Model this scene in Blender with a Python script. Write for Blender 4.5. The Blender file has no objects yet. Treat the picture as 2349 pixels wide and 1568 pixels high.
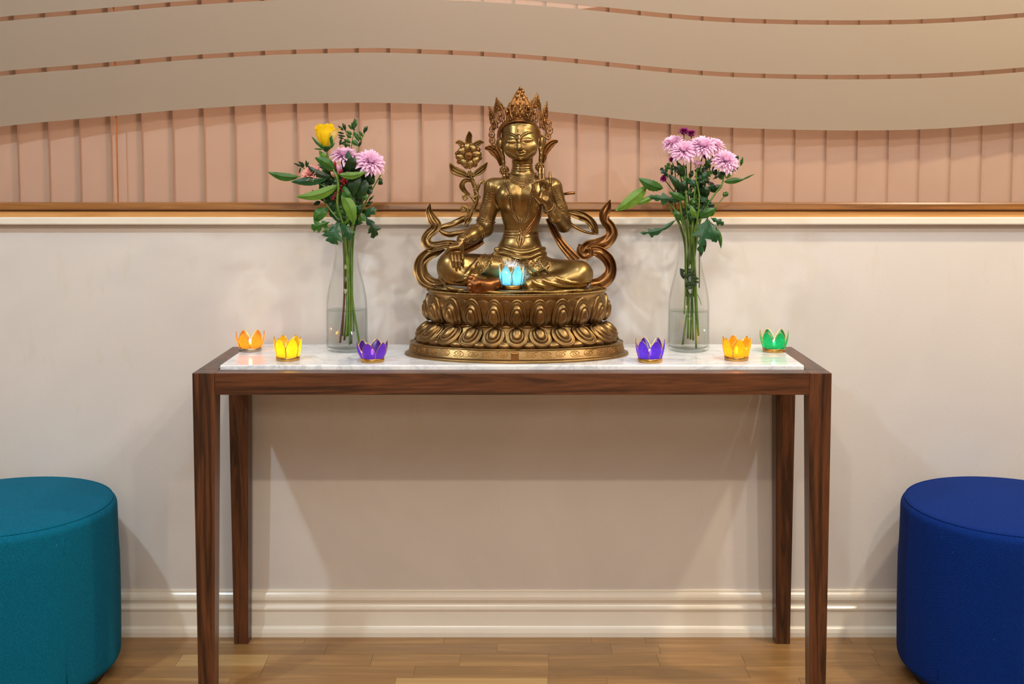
import bpy, math, random
import numpy as np
from mathutils import Vector, Matrix
random.seed(7); rng = np.random.default_rng(7)
scn = bpy.context.scene
COL = scn.collection
PI = math.pi

# ------------------------------------------------------------------ camera
F, TILT, YP, CH = 2621.5, 0.0685, 554.6, 1.2066     # focal length in px of a 2349 px wide frame, tilt, principal row, camera height
cam_d = bpy.data.cameras.new('camera'); cam = bpy.data.objects.new('camera', cam_d); COL.objects.link(cam)
cam_d.sensor_width = 36; cam_d.lens = F / 2349 * 36
cam_d.shift_y = -(784 - YP) / 2349
cam.location = (0, 0, CH); cam.rotation_euler = (PI/2 - TILT, 0, 0)
cam_d.clip_start = .05
scn.camera = cam

# ------------------------------------------------------------------ world, lights, exposure
w = bpy.data.worlds.new('world'); scn.world = w; w.use_nodes = True
w.node_tree.nodes['Background'].inputs[0].default_value = (1, .9, .8, 1)
w.node_tree.nodes['Background'].inputs[1].default_value = .35
scn.view_settings.view_transform = 'Standard'; scn.view_settings.look = 'None'
scn.view_settings.exposure = -0.08; scn.view_settings.gamma = 1; scn.view_settings.use_curve_mapping = False

def area(name, loc, target, size, power, col, spread=180):
    l = bpy.data.lights.new(name, 'AREA'); l.shape = 'DISK'; l.size = size; l.energy = power; l.color = col
    l.spread = math.radians(spread)
    o = bpy.data.objects.new(name, l); COL.objects.link(o); o.location = loc
    o.rotation_euler = (Vector(target) - Vector(loc)).to_track_quat('-Z', 'Y').to_euler()
    return o
WARM = (1, .83, .63); NEUT = (.92, .97, 1); COOL = (.74, .90, 1)
# ceiling downlights of the room, followed by added fill lights
area('ceiling_lamp', (-1.5, 1.35, 2.62), (-.9, 2.86, .8), .07, 23, COOL)
area('ceiling_lamp', (1.35, 1.25, 2.62), (.9, 2.86, .8), .07, 15, NEUT)
area('ceiling_lamp', (-.35, .0, 2.62), (0, 2.8, .6), .05, 14, WARM)
area('ceiling_lamp', (1.0, .0, 2.62), (.3, 2.8, .6), .05, 14, WARM)
area('ceiling_lamp', (1.6, 2.1, 2.62), (1.4, 2.86, 1.6), .10, 31, (1, .84, .60))
area('ceiling_lamp', (.15, 1.75, 2.62), (0, 2.86, .6), .06, 6, COOL)
area('ceiling_fill', (0, -.3, 2.64), (0, -.3, 0), 2.4, 44, (.95, .97, .98))  # broad soft fill added for ambient light, not a fixture
area('ceiling_fill', (0, -3.2, 2.64), (0, -3.0, 0), 2.6, 140, (1, .86, .70))  # fill added at the back so low light reaches under the table
area('blind_backlight', (0, 4.6, 2.2), (0, 2.9, 1.5), 1.6, 125, (1, .92, .84))  # added backlight that brightens the blinds from behind

# ------------------------------------------------------------------ node helpers
def new_mat(name):
    m = bpy.data.materials.new(name); m.use_nodes = True
    nt = m.node_tree; b = nt.nodes['Principled BSDF']
    return m, nt, b
def lin(r, g, b):
    f = lambda c: ((c/255+.055)/1.055)**2.4 if c > 10 else c/255/12.92
    return (f(r), f(g), f(b), 1)
def N(nt, t, **kw):
    n = nt.nodes.new(t)
    for k, v in kw.items():
        if k.startswith('i_'): n.inputs[k[2:].replace('_', ' ')].default_value = v
        else: setattr(n, k, v)
    return n
def L(nt, a, b): nt.links.new(a, b)
def coords(nt, scale=(1, 1, 1), rot=(0, 0, 0), kind='Object'):
    tc = N(nt, 'ShaderNodeTexCoord'); mp = N(nt, 'ShaderNodeMapping')
    mp.inputs['Scale'].default_value = scale; mp.inputs['Rotation'].default_value = rot
    L(nt, tc.outputs[kind], mp.inputs[0]); return mp.outputs[0]
def ramp(nt, fac, stops):
    r = N(nt, 'ShaderNodeValToRGB'); e = r.color_ramp.elements
    while len(e) < len(stops): e.new(.5)
    for k, (p, c) in enumerate(stops): e[k].position = p; e[k].color = c
    L(nt, fac, r.inputs[0]); return r.outputs[0]
def noise(nt, vec, scale, detail=4, rough=.55, dist=0):
    n = N(nt, 'ShaderNodeTexNoise'); n.inputs['Scale'].default_value = scale; n.inputs['Detail'].default_value = detail
    n.inputs['Roughness'].default_value = rough; n.inputs['Distortion'].default_value = dist
    L(nt, vec, n.inputs['Vector']); return n.outputs['Fac']
def bump(nt, h, bsdf, strength=.3, dist=.001):
    b = N(nt, 'ShaderNodeBump'); b.inputs['Strength'].default_value = strength; b.inputs['Distance'].default_value = dist
    L(nt, h, b.inputs['Height']); L(nt, b.outputs[0], bsdf.inputs['Normal']); return b
def mixc(nt, fac, a, b, mode='MIX'):
    m = N(nt, 'ShaderNodeMix', data_type='RGBA', blend_type=mode)
    if isinstance(fac, float): m.inputs[0].default_value = fac
    else: L(nt, fac, m.inputs[0])
    for s, v in ((6, a), (7, b)):
        if isinstance(v, tuple): m.inputs[s].default_value = v
        else: L(nt, v, m.inputs[s])
    return m.outputs[2]

M = {}
def plain(name, col, rough=.5, metal=0, var=.12, nscale=40, bmp=0, spec=None, coat=0):
    m, nt, b = new_mat(name); v = coords(nt)
    n = noise(nt, v, nscale)
    d = tuple(max(0, c*(1-var)) for c in col[:3]) + (1,); u = tuple(min(1, c*(1+var)) for c in col[:3]) + (1,)
    L(nt, ramp(nt, n, [(.3, d), (.7, u)]), b.inputs['Base Color'])
    b.inputs['Roughness'].default_value = rough; b.inputs['Metallic'].default_value = metal
    if spec is not None: b.inputs['Specular IOR Level'].default_value = spec
    if coat: b.inputs['Coat Weight'].default_value = coat
    if bmp: bump(nt, n, b, bmp, .001)
    M[name] = m; return m

# painted wall: fine roller texture, soft repainted patches, hairline cracks
m, nt, b = new_mat('wall_paint'); v = coords(nt)
big = noise(nt, v, 2.2, 3, .6, .8); mid = noise(nt, coords(nt, (3, 3, 1)), 6, 4, .6)
c = ramp(nt, big, [(.35, lin(207, 202, 198)), (.62, lin(214, 209, 205))])
c = mixc(nt, ramp(nt, mid, [(.60, (0, 0, 0, 1)), (.66, (.35, .35, .35, 1))]), c, lin(207, 199, 187))
L(nt, c, b.inputs['Base Color']); b.inputs['Roughness'].default_value = .48
bump(nt, noise(nt, coords(nt, (1, 1, 3)), 130, 4), b, .30, .0006); M['wall_paint'] = m
plain('trim_paint', lin(226, 219, 206), .24, var=.03, nscale=9, bmp=.12)
plain('ceiling_paint', lin(235, 230, 222), .8, var=.02)

def wood(name, c0, c1, c2, scale, rough=.38, stretch=.06, axis='X', coat=0.1, rnd=0, band=7.0):
    """long grain along the given axis"""
    m, nt, b = new_mat(name)
    sc = {'X': (stretch, 1, 1), 'Y': (1, stretch, 1), 'Z': (1, 1, stretch)}[axis]
    v = coords(nt, sc)
    if rnd:
        oi = N(nt, 'ShaderNodeObjectInfo'); add = N(nt, 'ShaderNodeVectorMath', operation='MULTIPLY_ADD')
        L(nt, oi.outputs['Random'], add.inputs[0]); add.inputs[1].default_value = (37, 53, 71); L(nt, v, add.inputs[2]); v = add.outputs[0]
    n1 = noise(nt, v, scale, 5, .6, 1.2)
    wv = N(nt, 'ShaderNodeMath', operation='MULTIPLY'); L(nt, n1, wv.inputs[0]); wv.inputs[1].default_value = band
    fr = N(nt, 'ShaderNodeMath', operation='PINGPONG'); L(nt, wv.outputs[0], fr.inputs[0]); fr.inputs[1].default_value = 1
    n2 = noise(nt, v, scale*9, 3, .7)
    c = ramp(nt, fr.outputs[0], [(0, c0), (.45, c1), (1, c2)])
    c = mixc(nt, ramp(nt, n2, [(.35, (0, 0, 0, 1)), (.75, (.55, .55, .55, 1))]), c, c0)
    if rnd:
        hsv = N(nt, 'ShaderNodeHueSaturation'); L(nt, c, hsv.inputs['Color'])
        mr = N(nt, 'ShaderNodeMapRange'); L(nt, oi.outputs['Random'], mr.inputs[0]); mr.inputs[3].default_value = 1-rnd; mr.inputs[4].default_value = 1+rnd
        L(nt, mr.outputs[0], hsv.inputs['Value']); c = hsv.outputs[0]
    L(nt, c, b.inputs['Base Color']); b.inputs['Roughness'].default_value = rough
    b.inputs['Coat Weight'].default_value = coat; b.inputs['Coat Roughness'].default_value = .25
    bump(nt, n2, b, .15, .0004); M[name] = m
for ax in 'XYZ': wood('walnut_'+ax, lin(38, 19, 9), lin(78, 43, 22), lin(104, 60, 33), 26, .36, .055, ax)
wood('sill_dark', lin(108, 66, 28), lin(136, 88, 40), lin(152, 102, 50), 30, .3, .03)
wood('sill_light', lin(184, 128, 68), lin(198, 144, 84), lin(206, 154, 94), 30, .35, .03)
wood('oak', lin(140, 102, 58), lin(168, 126, 74), lin(184, 144, 90), 9, .33, .09, 'X', .15, .13, 4)
wood('oak_pale', lin(172, 136, 84), lin(192, 156, 102), lin(204, 170, 116), 9, .33, .09, 'X', .15, .05, 4)

# white marble with grey veins
m, nt, b = new_mat('marble'); v = coords(nt, (1, 1.6, 1), (0, 0, .6))
n1 = noise(nt, v, 4.5, 6, .6, 1.2); n2 = noise(nt, v, 11, 5, .6, 1.8)
a1 = N(nt, 'ShaderNodeMath', operation='SUBTRACT'); L(nt, n1, a1.inputs[0]); a1.inputs[1].default_value = .5
a2 = N(nt, 'ShaderNodeMath', operation='ABSOLUTE'); L(nt, a1.outputs[0], a2.inputs[0])
c = ramp(nt, a2.outputs[0], [(0, lin(196, 201, 208)), (.015, lin(216, 220, 224)), (.06, lin(230, 232, 234))])
b1 = N(nt, 'ShaderNodeMath', operation='SUBTRACT'); L(nt, n2, b1.inputs[0]); b1.inputs[1].default_value = .52
b2 = N(nt, 'ShaderNodeMath', operation='ABSOLUTE'); L(nt, b1.outputs[0], b2.inputs[0])
c = mixc(nt, ramp(nt, b2.outputs[0], [(0, (.4, .4, .4, 1)), (.03, (0, 0, 0, 1))]), c, lin(180, 186, 196))
L(nt, c, b.inputs['Base Color']); b.inputs['Roughness'].default_value = .1; M['marble'] = m

def fabric(name, c0, c1, fleck):
    m, nt, b = new_mat(name)
    tc = N(nt, 'ShaderNodeTexCoord')
    wv = N(nt, 'ShaderNodeTexWave', wave_type='BANDS', bands_direction='DIAGONAL'); wv.inputs['Scale'].default_value = 130
    wv.inputs['Distortion'].default_value = 1.5; wv.inputs['Detail Scale'].default_value = 6; L(nt, tc.outputs['Object'], wv.inputs[0])
    n = noise(nt, tc.outputs['Object'], 420, 3, .7); n3 = noise(nt, tc.outputs['Object'], 160, 2, .5)
    c = ramp(nt, n, [(.3, c0), (.7, c1)])
    c = mixc(nt, ramp(nt, n3, [(.74, (0, 0, 0, 1)), (.80, (.5, .5, .5, 1))]), c, fleck)
    L(nt, c, b.inputs['Base Color']); b.inputs['Roughness'].default_value = .9; b.inputs['Specular IOR Level'].default_value = .15
    b.inputs['Sheen Weight'].default_value = .1; b.inputs['Sheen Roughness'].default_value = .4; b.inputs['Sheen Tint'].default_value = c1
    ad = N(nt, 'ShaderNodeMath', operation='ADD'); L(nt, wv.outputs['Fac'], ad.inputs[0]); L(nt, n, ad.inputs[1])
    bump(nt, ad.outputs[0], b, .5, .0009); M[name] = m
fabric('teal_fabric', lin(0, 78, 104), lin(0, 108, 140), lin(70, 160, 180))
fabric('blue_fabric', lin(0, 27, 88), lin(0, 48, 130), lin(60, 120, 190))
plain('dark_base', lin(40, 26, 20), .5)

# cast brass with brown patina in the hollows
def brass(name, hi, mid, lo, rough, lo_p=.46, hi_p=.52):
    m, nt, b = new_mat(name); g = N(nt, 'ShaderNodeNewGeometry'); v = coords(nt)
    nn = noise(nt, v, 18, 5, .65); n2 = noise(nt, v, 240, 3, .6)
    ad = N(nt, 'ShaderNodeMath', operation='MULTIPLY_ADD'); L(nt, nn, ad.inputs[0]); ad.inputs[1].default_value = .11; L(nt, g.outputs['Pointiness'], ad.inputs[2])
    c = ramp(nt, ad.outputs[0], [(lo_p, lo), (lo_p+.045, mid), (hi_p+.06, hi)])
    c = mixc(nt, ramp(nt, noise(nt, v, 9, 5, .6, .5), [(.42, (0, 0, 0, 1)), (.68, (.75, .75, .75, 1))]), c, mid)
    c = mixc(nt, ramp(nt, noise(nt, v, 16, 4, .6), [(.55, (0, 0, 0, 1)), (.75, (.45, .45, .45, 1))]), c, lo)
    L(nt, c, b.inputs['Base Color']); b.inputs['Metallic'].default_value = .95
    rr = N(nt, 'ShaderNodeMapRange'); L(nt, nn, rr.inputs[0]); rr.inputs[3].default_value = rough-.06; rr.inputs[4].default_value = rough+.12
    L(nt, rr.outputs[0], b.inputs['Roughness']); bump(nt, n2, b, .12, .0004); M[name] = m
brass('brass_bright', lin(158, 132, 82), lin(114, 86, 48), lin(46, 30, 16), .29, .46, .515)
brass('brass', lin(152, 122, 78), lin(102, 76, 44), lin(34, 24, 14), .32, .465, .525)
brass('brass_brown', lin(150, 108, 64), lin(104, 68, 38), lin(32, 20, 11), .33, .47)
brass('brass_dark', lin(176, 130, 76), lin(112, 74, 38), lin(36, 22, 12), .4, .48)
brass('copper_brown', lin(142, 92, 54), lin(100, 60, 32), lin(36, 20, 11), .34)
plain('thin_brass', lin(200, 160, 90), .3, 1.0); plain('tarnished_ring', lin(176, 166, 148), .33, 1.0)

def glass(name, tint, edge, base=.06, rough=.01, facing=.35):
    m, nt, b = new_mat(name); nt.nodes.remove(b); out = nt.nodes['Material Output']
    lw = N(nt, 'ShaderNodeLayerWeight'); lw.inputs[0].default_value = .5
    tr = N(nt, 'ShaderNodeBsdfTransparent'); gl = N(nt, 'ShaderNodeBsdfGlossy'); gl.inputs['Roughness'].default_value = rough
    L(nt, ramp(nt, lw.outputs['Facing'], [(.0, tint), (.72, tint), (1, edge)]), tr.inputs[0])
    pw = N(nt, 'ShaderNodeMath', operation='POWER'); L(nt, lw.outputs['Facing'], pw.inputs[0]); pw.inputs[1].default_value = 5
    fr = N(nt, 'ShaderNodeMath', operation='MULTIPLY_ADD'); L(nt, pw.outputs[0], fr.inputs[0]); fr.inputs[1].default_value = .75; fr.inputs[2].default_value = .025
    mx = N(nt, 'ShaderNodeMixShader'); L(nt, fr.outputs[0], mx.inputs[0]); L(nt, tr.outputs[0], mx.inputs[1]); L(nt, gl.outputs[0], mx.inputs[2])
    L(nt, mx.outputs[0], out.inputs[0]); M[name] = m
glass('vase_glass', (.985, .99, .985, 1), (.40, .45, .42, 1))
glass('water', (.965, .985, .97, 1), (.80, .87, .83, 1))
glass('window_glass', (.95, .95, .94, 1), (.9, .9, .9, 1))

# frosted film: scatters light, lets some through
m, nt, b = new_mat('frosted_film'); nt.nodes.remove(b); out = nt.nodes['Material Output']
df = N(nt, 'ShaderNodeBsdfDiffuse'); df.inputs[0].default_value = lin(206, 196, 180)
tl = N(nt, 'ShaderNodeBsdfTranslucent'); tl.inputs[0].default_value = lin(214, 203, 184)
tp = N(nt, 'ShaderNodeBsdfTransparent')
m1 = N(nt, 'ShaderNodeMixShader'); m1.inputs[0].default_value = .68; L(nt, df.outputs[0], m1.inputs[1]); L(nt, tl.outputs[0], m1.inputs[2])
m2 = N(nt, 'ShaderNodeMixShader'); m2.inputs[0].default_value = .10; L(nt, m1.outputs[0], m2.inputs[1]); L(nt, tp.outputs[0], m2.inputs[2])
gl = N(nt, 'ShaderNodeBsdfGlossy'); gl.inputs['Roughness'].default_value = .35
m3 = N(nt, 'ShaderNodeMixShader'); m3.inputs[0].default_value = .04; L(nt, m2.outputs[0], m3.inputs[1]); L(nt, gl.outputs[0], m3.inputs[2])
L(nt, m3.outputs[0], out.inputs[0]); M['frosted_film'] = m

plain('orange_slit', lin(206, 118, 52), .5)  # orange of the room beyond, as seen through a slit in the blind

def petalmat(name, c, c2, t=.35, rough=.55, nscale=60):
    m, nt, b = new_mat(name); nt.nodes.remove(b); out = nt.nodes['Material Output']
    v = coords(nt); cc = ramp(nt, noise(nt, v, nscale, 4, .6, .6), [(.3, c), (.7, c2)])
    df = N(nt, 'ShaderNodeBsdfPrincipled'); L(nt, cc, df.inputs['Base Color']); df.inputs['Roughness'].default_value = rough
    tl = N(nt, 'ShaderNodeBsdfTranslucent'); L(nt, cc, tl.inputs[0])
    mx = N(nt, 'ShaderNodeMixShader'); mx.inputs[0].default_value = t
    L(nt, df.outputs[0], mx.inputs[1]); L(nt, tl.outputs[0], mx.inputs[2]); L(nt, mx.outputs[0], out.inputs[0]); M[name] = m
petalmat('blind_cloth', lin(213, 184, 166), lin(217, 189, 171), .42, .6, 6)
petalmat('leaf_dark', lin(12, 42, 14), lin(26, 66, 22), .15, .42)
petalmat('leaf_mid', lin(36, 84, 22), lin(58, 110, 34), .2, .42)
petalmat('leaf_light', lin(84, 126, 36), lin(112, 152, 52), .25, .45)
petalmat('leaf_blue', lin(20, 66, 34), lin(34, 88, 46), .15, .42)
petalmat('stem_green', lin(70, 108, 34), lin(108, 142, 50), .1, .45)
petalmat('stem_dark', lin(36, 66, 26), lin(60, 92, 34), .1, .5)
petalmat('stem_brown', lin(70, 34, 26), lin(104, 52, 38), .05, .5)
petalmat('rose_yellow', lin(250, 206, 0), lin(255, 230, 30), .3)
petalmat('rose_pale', lin(238, 216, 120), lin(246, 230, 150), .35)
petalmat('mum_pink', lin(238, 190, 224), lin(252, 222, 244), .3, .6, 120)
petalmat('mum_pink_deep', lin(226, 160, 206), lin(242, 192, 226), .3, .6, 120)
petalmat('carnation', lin(238, 160, 150), lin(250, 200, 186), .3)
petalmat('aster_purple', lin(110, 8, 78), lin(160, 40, 124), .2)
petalmat('crimson', lin(140, 8, 40), lin(190, 30, 70), .2)
plain('berry', lin(120, 8, 22), .25)
petalmat('feather', lin(226, 226, 226), lin(246, 246, 246), .5)
plain('candle_cup', lin(200, 196, 190), .3, 1.0); plain('wax', lin(238, 232, 218), .5)
for nm, ca, cb in (('capiz_orange', (246, 126, 30), (250, 156, 54)), ('capiz_yellow', (232, 176, 20), (246, 204, 44)), ('capiz_purple', (60, 24, 124), (92, 50, 158)),
                   ('capiz_violet', (54, 24, 140), (88, 52, 176)), ('capiz_amber', (246, 140, 16), (250, 176, 40)), ('capiz_green', (10, 120, 62), (34, 156, 88)),
                   ('capiz_blue', (60, 150, 186), (120, 190, 212))):
    m, nt, b = new_mat(nm); nt.nodes.remove(b); out = nt.nodes['Material Output']; v = coords(nt)
    cc = ramp(nt, noise(nt, v, 130, 5, .7, 1.5), [(.3, lin(*ca)), (.7, lin(*cb))])
    pr = N(nt, 'ShaderNodeBsdfPrincipled'); L(nt, cc, pr.inputs['Base Color']); pr.inputs['Roughness'].default_value = .25
    tl = N(nt, 'ShaderNodeBsdfTranslucent'); L(nt, cc, tl.inputs[0])
    tp = N(nt, 'ShaderNodeBsdfTransparent'); L(nt, cc, tp.inputs[0])
    m1 = N(nt, 'ShaderNodeMixShader'); m1.inputs[0].default_value = .80; L(nt, pr.outputs[0], m1.inputs[1]); L(nt, tl.outputs[0], m1.inputs[2])
    m2 = N(nt, 'ShaderNodeMixShader'); m2.inputs[0].default_value = .30; L(nt, m1.outputs[0], m2.inputs[1]); L(nt, tp.outputs[0], m2.inputs[2])
    L(nt, m2.outputs[0], out.inputs[0]); M[nm] = m
def flame_mat(name, c, s):
    m, nt, b = new_mat(name); b.inputs['Emission Color'].default_value = c; b.inputs['Emission Strength'].default_value = s; M[name] = m
flame_mat('flame_warm', (1, .72, .35, 1), 22); flame_mat('flame_white', (.9, .95, 1, 1), 22)

# ------------------------------------------------------------------ geometry helpers
class MB:
    def __init__(s): s.v = []; s.f = []; s.n = 0
    def add(s, v, f):
        v = np.asarray(v, float).reshape(-1, 3); s.v.append(v); s.f += [tuple(int(i)+s.n for i in q) for q in f]; s.n += len(v); return s
    def build(s, name, mat, parent=None, smooth=True, origin=None, xf=None):
        V = np.concatenate(s.v) if s.v else np.zeros((0, 3))
        if xf is not None: V = V @ np.array(xf.to_3x3()).T + np.array(xf.translation)
        org = np.array(world_origin(parent) if parent is not None else (origin if origin is not None else (0, 0, 0)), float)
        me = bpy.data.meshes.new(name); me.from_pydata((V-org).tolist(), [], s.f); me.update()
        if smooth: me.polygons.foreach_set('use_smooth', [True]*len(me.polygons))
        if mat: me.materials.append(M[mat])
        o = bpy.data.objects.new(name, me); COL.objects.link(o)
        if parent is not None: o.parent = parent
        else: o.location = org
        return o
def world_origin(o):
    while o.parent: o = o.parent
    return o.location
def tag(o, label, cat=None, group=None, kind=None):
    if label: o['label'] = label
    if cat: o['category'] = cat
    if group: o['group'] = group
    if kind: o['kind'] = kind
    return o
def thing(name, loc, label, cat, group=None):
    o = bpy.data.objects.new(name, None); COL.objects.link(o); o.location = loc; o.empty_display_size = .02
    return tag(o, label, cat, group)
def grid_faces(nu, nv, closeu=False, closev=False, off=0):
    f = []
    for i in range(nu-(0 if closeu else 1)):
        for j in range(nv-(0 if closev else 1)):
            a = i*nv+j; b = ((i+1) % nu)*nv+j; c = ((i+1) % nu)*nv+(j+1) % nv; d = i*nv+(j+1) % nv
            f.append((a+off, b+off, c+off, d+off))
    return f
def frames(P):
    P = np.asarray(P, float); T = np.gradient(P, axis=0); T /= np.linalg.norm(T, axis=1)[:, None]+1e-12
    up = np.array([0, 0, 1.]) if abs(T[0][2]) < .9 else np.array([1., 0, 0])
    n = np.cross(T[0], up); n /= np.linalg.norm(n); Ns = []
    for t in T:
        n = n - t*np.dot(n, t); n /= np.linalg.norm(n)+1e-12; Ns.append(n)
    Ns = np.array(Ns); return T, Ns, np.cross(T, Ns)
def spline(P, n):
    """Catmull-Rom through the points"""
    P = np.asarray(P, float)
    if len(P) == 2: return P[0]+(P[1]-P[0])*np.linspace(0, 1, n)[:, None]
    Q = np.vstack([2*P[0]-P[1], P, 2*P[-1]-P[-2]]); out = []
    for t in np.linspace(0, len(P)-1-1e-9, n):
        i = int(t); u = t-i; a, b, c, d = Q[i:i+4]
        out.append(.5*((2*b)+(-a+c)*u+(2*a-5*b+4*c-d)*u*u+(-a+3*b-3*c+d)*u**3))
    return np.array(out)
def tube(mb, P, r, sides=8, n=None, flat=1.0):
    P = np.asarray(P, float)
    if n: 
        r = np.interp(np.linspace(0, 1, n), np.linspace(0, 1, len(np.atleast_1d(r))), np.atleast_1d(r)) if np.ndim(r) else np.full(n, r)
        P = spline(P, n)
    else: r = np.broadcast_to(np.asarray(r, float), (len(P),)) if np.ndim(r) == 0 or len(r) == len(P) else np.interp(np.linspace(0, 1, len(P)), np.linspace(0, 1, len(r)), r)
    T, A, B = frames(P); th = np.linspace(0, 2*PI, sides, endpoint=False)
    V = P[:, None]+(A[:, None]*np.cos(th)[None, :, None]+B[:, None]*np.sin(th)[None, :, None]*flat)*r[:, None, None]
    f = [q[::-1] for q in grid_faces(len(P), sides, closev=True)]
    f.append(tuple(range(sides))[::-1]); f.append(tuple((len(P)-1)*sides+i for i in range(sides)))
    return mb.add(V, f)
def ball(mb, c, r, R=None, nu=8, nv=6):
    r = np.broadcast_to(np.asarray(r, float), (3,)); V = [(0, 0, -1)]
    for j in range(1, nv):
        ph = -PI/2+PI*j/nv
        for i in range(nu): V.append((math.cos(ph)*math.cos(2*PI*i/nu), math.cos(ph)*math.sin(2*PI*i/nu), math.sin(ph)))
    V.append((0, 0, 1)); V = np.array(V)*r
    if R is not None: V = V @ np.asarray(R, float).T
    f = []
    for i in range(nu): f.append((0, 1+(i+1) % nu, 1+i))
    for j in range(nv-2):
        for i in range(nu): a = 1+j*nu+i; b = 1+j*nu+(i+1) % nu; f.append((a, b, b+nu, a+nu))
    t = len(V)-1
    for i in range(nu): f.append((t, t-nu+i, t-nu+(i+1) % nu))
    return mb.add(V+np.asarray(c, float), f)
def lathe(mb, prof, c, n=48, a=1.0, b=1.0, fn=None, capb=True, capt=True):
    th = np.linspace(0, 2*PI, n, endpoint=False); V = []
    for r, z in prof:
        rr = r*np.ones(n) if fn is None else fn(r, z, th)
        V.append(np.stack([c[0]+rr*np.sin(th)*a, c[1]-rr*np.cos(th)*b, np.full(n, c[2]+z)], 1))
    f = grid_faces(len(prof), n, closev=True)
    f = [q[::-1] for q in f]
    if capb: f.append(tuple(range(n))[::-1])
    if capt: f.append(tuple((len(prof)-1)*n+i for i in range(n)))
    return mb.add(np.array(V), f)
def box(mb, lo, hi):
    x0, y0, z0 = lo; x1, y1, z1 = hi
    return mb.add([(x0,y0,z0),(x1,y0,z0),(x1,y1,z0),(x0,y1,z0),(x0,y0,z1),(x1,y0,z1),(x1,y1,z1),(x0,y1,z1)],
                  [(0,3,2,1),(4,5,6,7),(0,1,5,4),(1,2,6,5),(2,3,7,6),(3,0,4,7)])
def bevel(o, w, seg=2):
    md = o.modifiers.new('bevel', 'BEVEL'); md.width = w; md.segments = seg; md.limit_method = 'ANGLE'; return o
def un(px, py, Y):
    """where the line of sight of a photograph pixel meets the vertical plane at depth Y"""
    u = (px-1174.5)/F; v = (YP-py)/F
    dy = math.cos(TILT)+v*math.sin(TILT); dz = -math.sin(TILT)+v*math.cos(TILT); s = Y/dy
    return np.array([u*s, Y, CH+s*dz])
# ------------------------------------------------------------------ room shell
WY = 2.862                                         # painted wall face
XL, XR, YF, ZC = -3.6, 3.6, -5.5, 2.66
def sbox(name, lo, hi, mat, bev=0, parent=None, smooth=False):
    o = box(MB(), lo, hi).build(name, mat, parent, smooth, origin=((lo[0]+hi[0])/2, (lo[1]+hi[1])/2, lo[2]))
    if bev: bevel(o, bev)
    if parent is None: o['kind'] = 'structure'
    return o
ZS = un(1174, 464.5, WY)[2]                        # bottom of the glass
sbox('wall_back', (XL, WY, 0), (XR, WY+.12, un(0, 497, WY)[2]-.004), 'wall_paint')
sbox('wall_left', (XL-.1, YF, 0), (XL, WY+.12, ZC), 'wall_paint')
sbox('wall_right', (XR, YF, 0), (XR+.1, WY+.12, ZC), 'wall_paint')
sbox('wall_front', (XL, YF-.1, 0), (XR, YF, ZC), 'wall_paint')
sbox('wall_above_window', (XL, WY, 2.30), (XR, WY+.12, ZC), 'wall_paint').name = 'wall_upper'
sbox('ceiling', (XL, YF, ZC), (XR, WY+.12, ZC+.1), 'ceiling_paint')

# floor: sub floor and separate oak strips
fl = box(MB(), (XL, YF, -.08), (XR, WY, -.0015)).build('floor', 'oak', None, False, origin=(0, 0, -.0015)); fl['kind'] = 'structure'
def strip(y0, y1, x0, x1, mat='oak', s0=0, s1=0):
    g = .0004; mb = MB(); zt = 0.0; zb = -.0015
    V = []
    for z in (zb, zt):
        V += [(x0+g, y0+g, z), (x1-g, y0+g, z), (x1-g+s1, y1-g, z), (x0+g+s0, y1-g, z)]
    mb.add(V, [(0,3,2,1),(4,5,6,7),(0,1,5,4),(1,2,6,5),(2,3,7,6),(3,0,4,7)])
    o = mb.build('oak_strip', mat, fl, False)
    o.rotation_euler = (0, 0, 0)
    return o
def fx(px, y): return float(un(px, 1500, y)[0])
rows = [2.8050+.0645, 2.8050, 2.7405, 2.6760, 2.6115, 2.5470]
known = {0: [700, 1018, 1357, 1480, 1950], 1: [180, 748, 1141, 1402, 1512, 2000], 2: [410, 612, 852, 1055, 1258, 1510, 1706, 2010], 3: [60, 600, 950, 1259, 1715, 2100], 4: [160, 521, 905, 1257, 1394, 1840]}
pale = {(2, 1), (4, 3), (4, 0)}
for ri in range(24):
    y1 = rows[0]-.0645*ri; y0 = y1-.0645; y1 = min(y1, WY-.02)
    if ri < 5:
        js = [fx(p, (y0+y1)/2) for p in known[ri]]
    else:
        js = []; x = -1.5+random.random()*.4
        while x < 1.4: js.append(x); x += random.uniform(.22, .46)
    xs = [-1.75]+js+[1.75]
    for k in range(len(xs)-1): strip(y0, y1, xs[k], xs[k+1], 'oak_pale' if (ri, k) in pale else 'oak')

# skirting board, profile swept along the wall
def molding(name, prof, x0, x1, mat):
    mb = MB(); V = [(x, y, z) for x in (x0, x1) for (y, z) in prof]; n = len(prof)
    f = [(i, (i+1) % n, n+(i+1) % n, n+i) for i in range(n)]+[tuple(range(n))[::-1], tuple(range(n, 2*n))]
    o = mb.add(V, f).build(name, mat, None, False, origin=((x0+x1)/2, WY, prof[0][1])); o['kind'] = 'structure'; return o
def arc(cy, cz, r, a0, a1, n=6): return [(cy+r*math.cos(math.radians(a0+(a1-a0)*i/n)), cz+r*math.sin(math.radians(a0+(a1-a0)*i/n))) for i in range(n+1)]
W = WY
sk = [(W, 0), (W-.020, 0), (W-.0205, .012), (W-.018, .021), (W-.0135, .0245), (W-.0120, .027), (W-.0120, .064), (W-.0135, .0665), (W-.0150, .071), (W-.0145, .074), (W-.0105, .0775),
      (W-.0085, .081), (W-.0082, .085), (W-.0100, .089), (W-.0125, .095), (W-.0125, .102), (W-.0105, .108), (W-.0070, .112), (W-.0052, .1125), (W-.0050, .1165), (W-.0040, .1185), (W, .119)]
molding('baseboard_back', sk, XL, XR, 'trim_paint')

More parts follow.
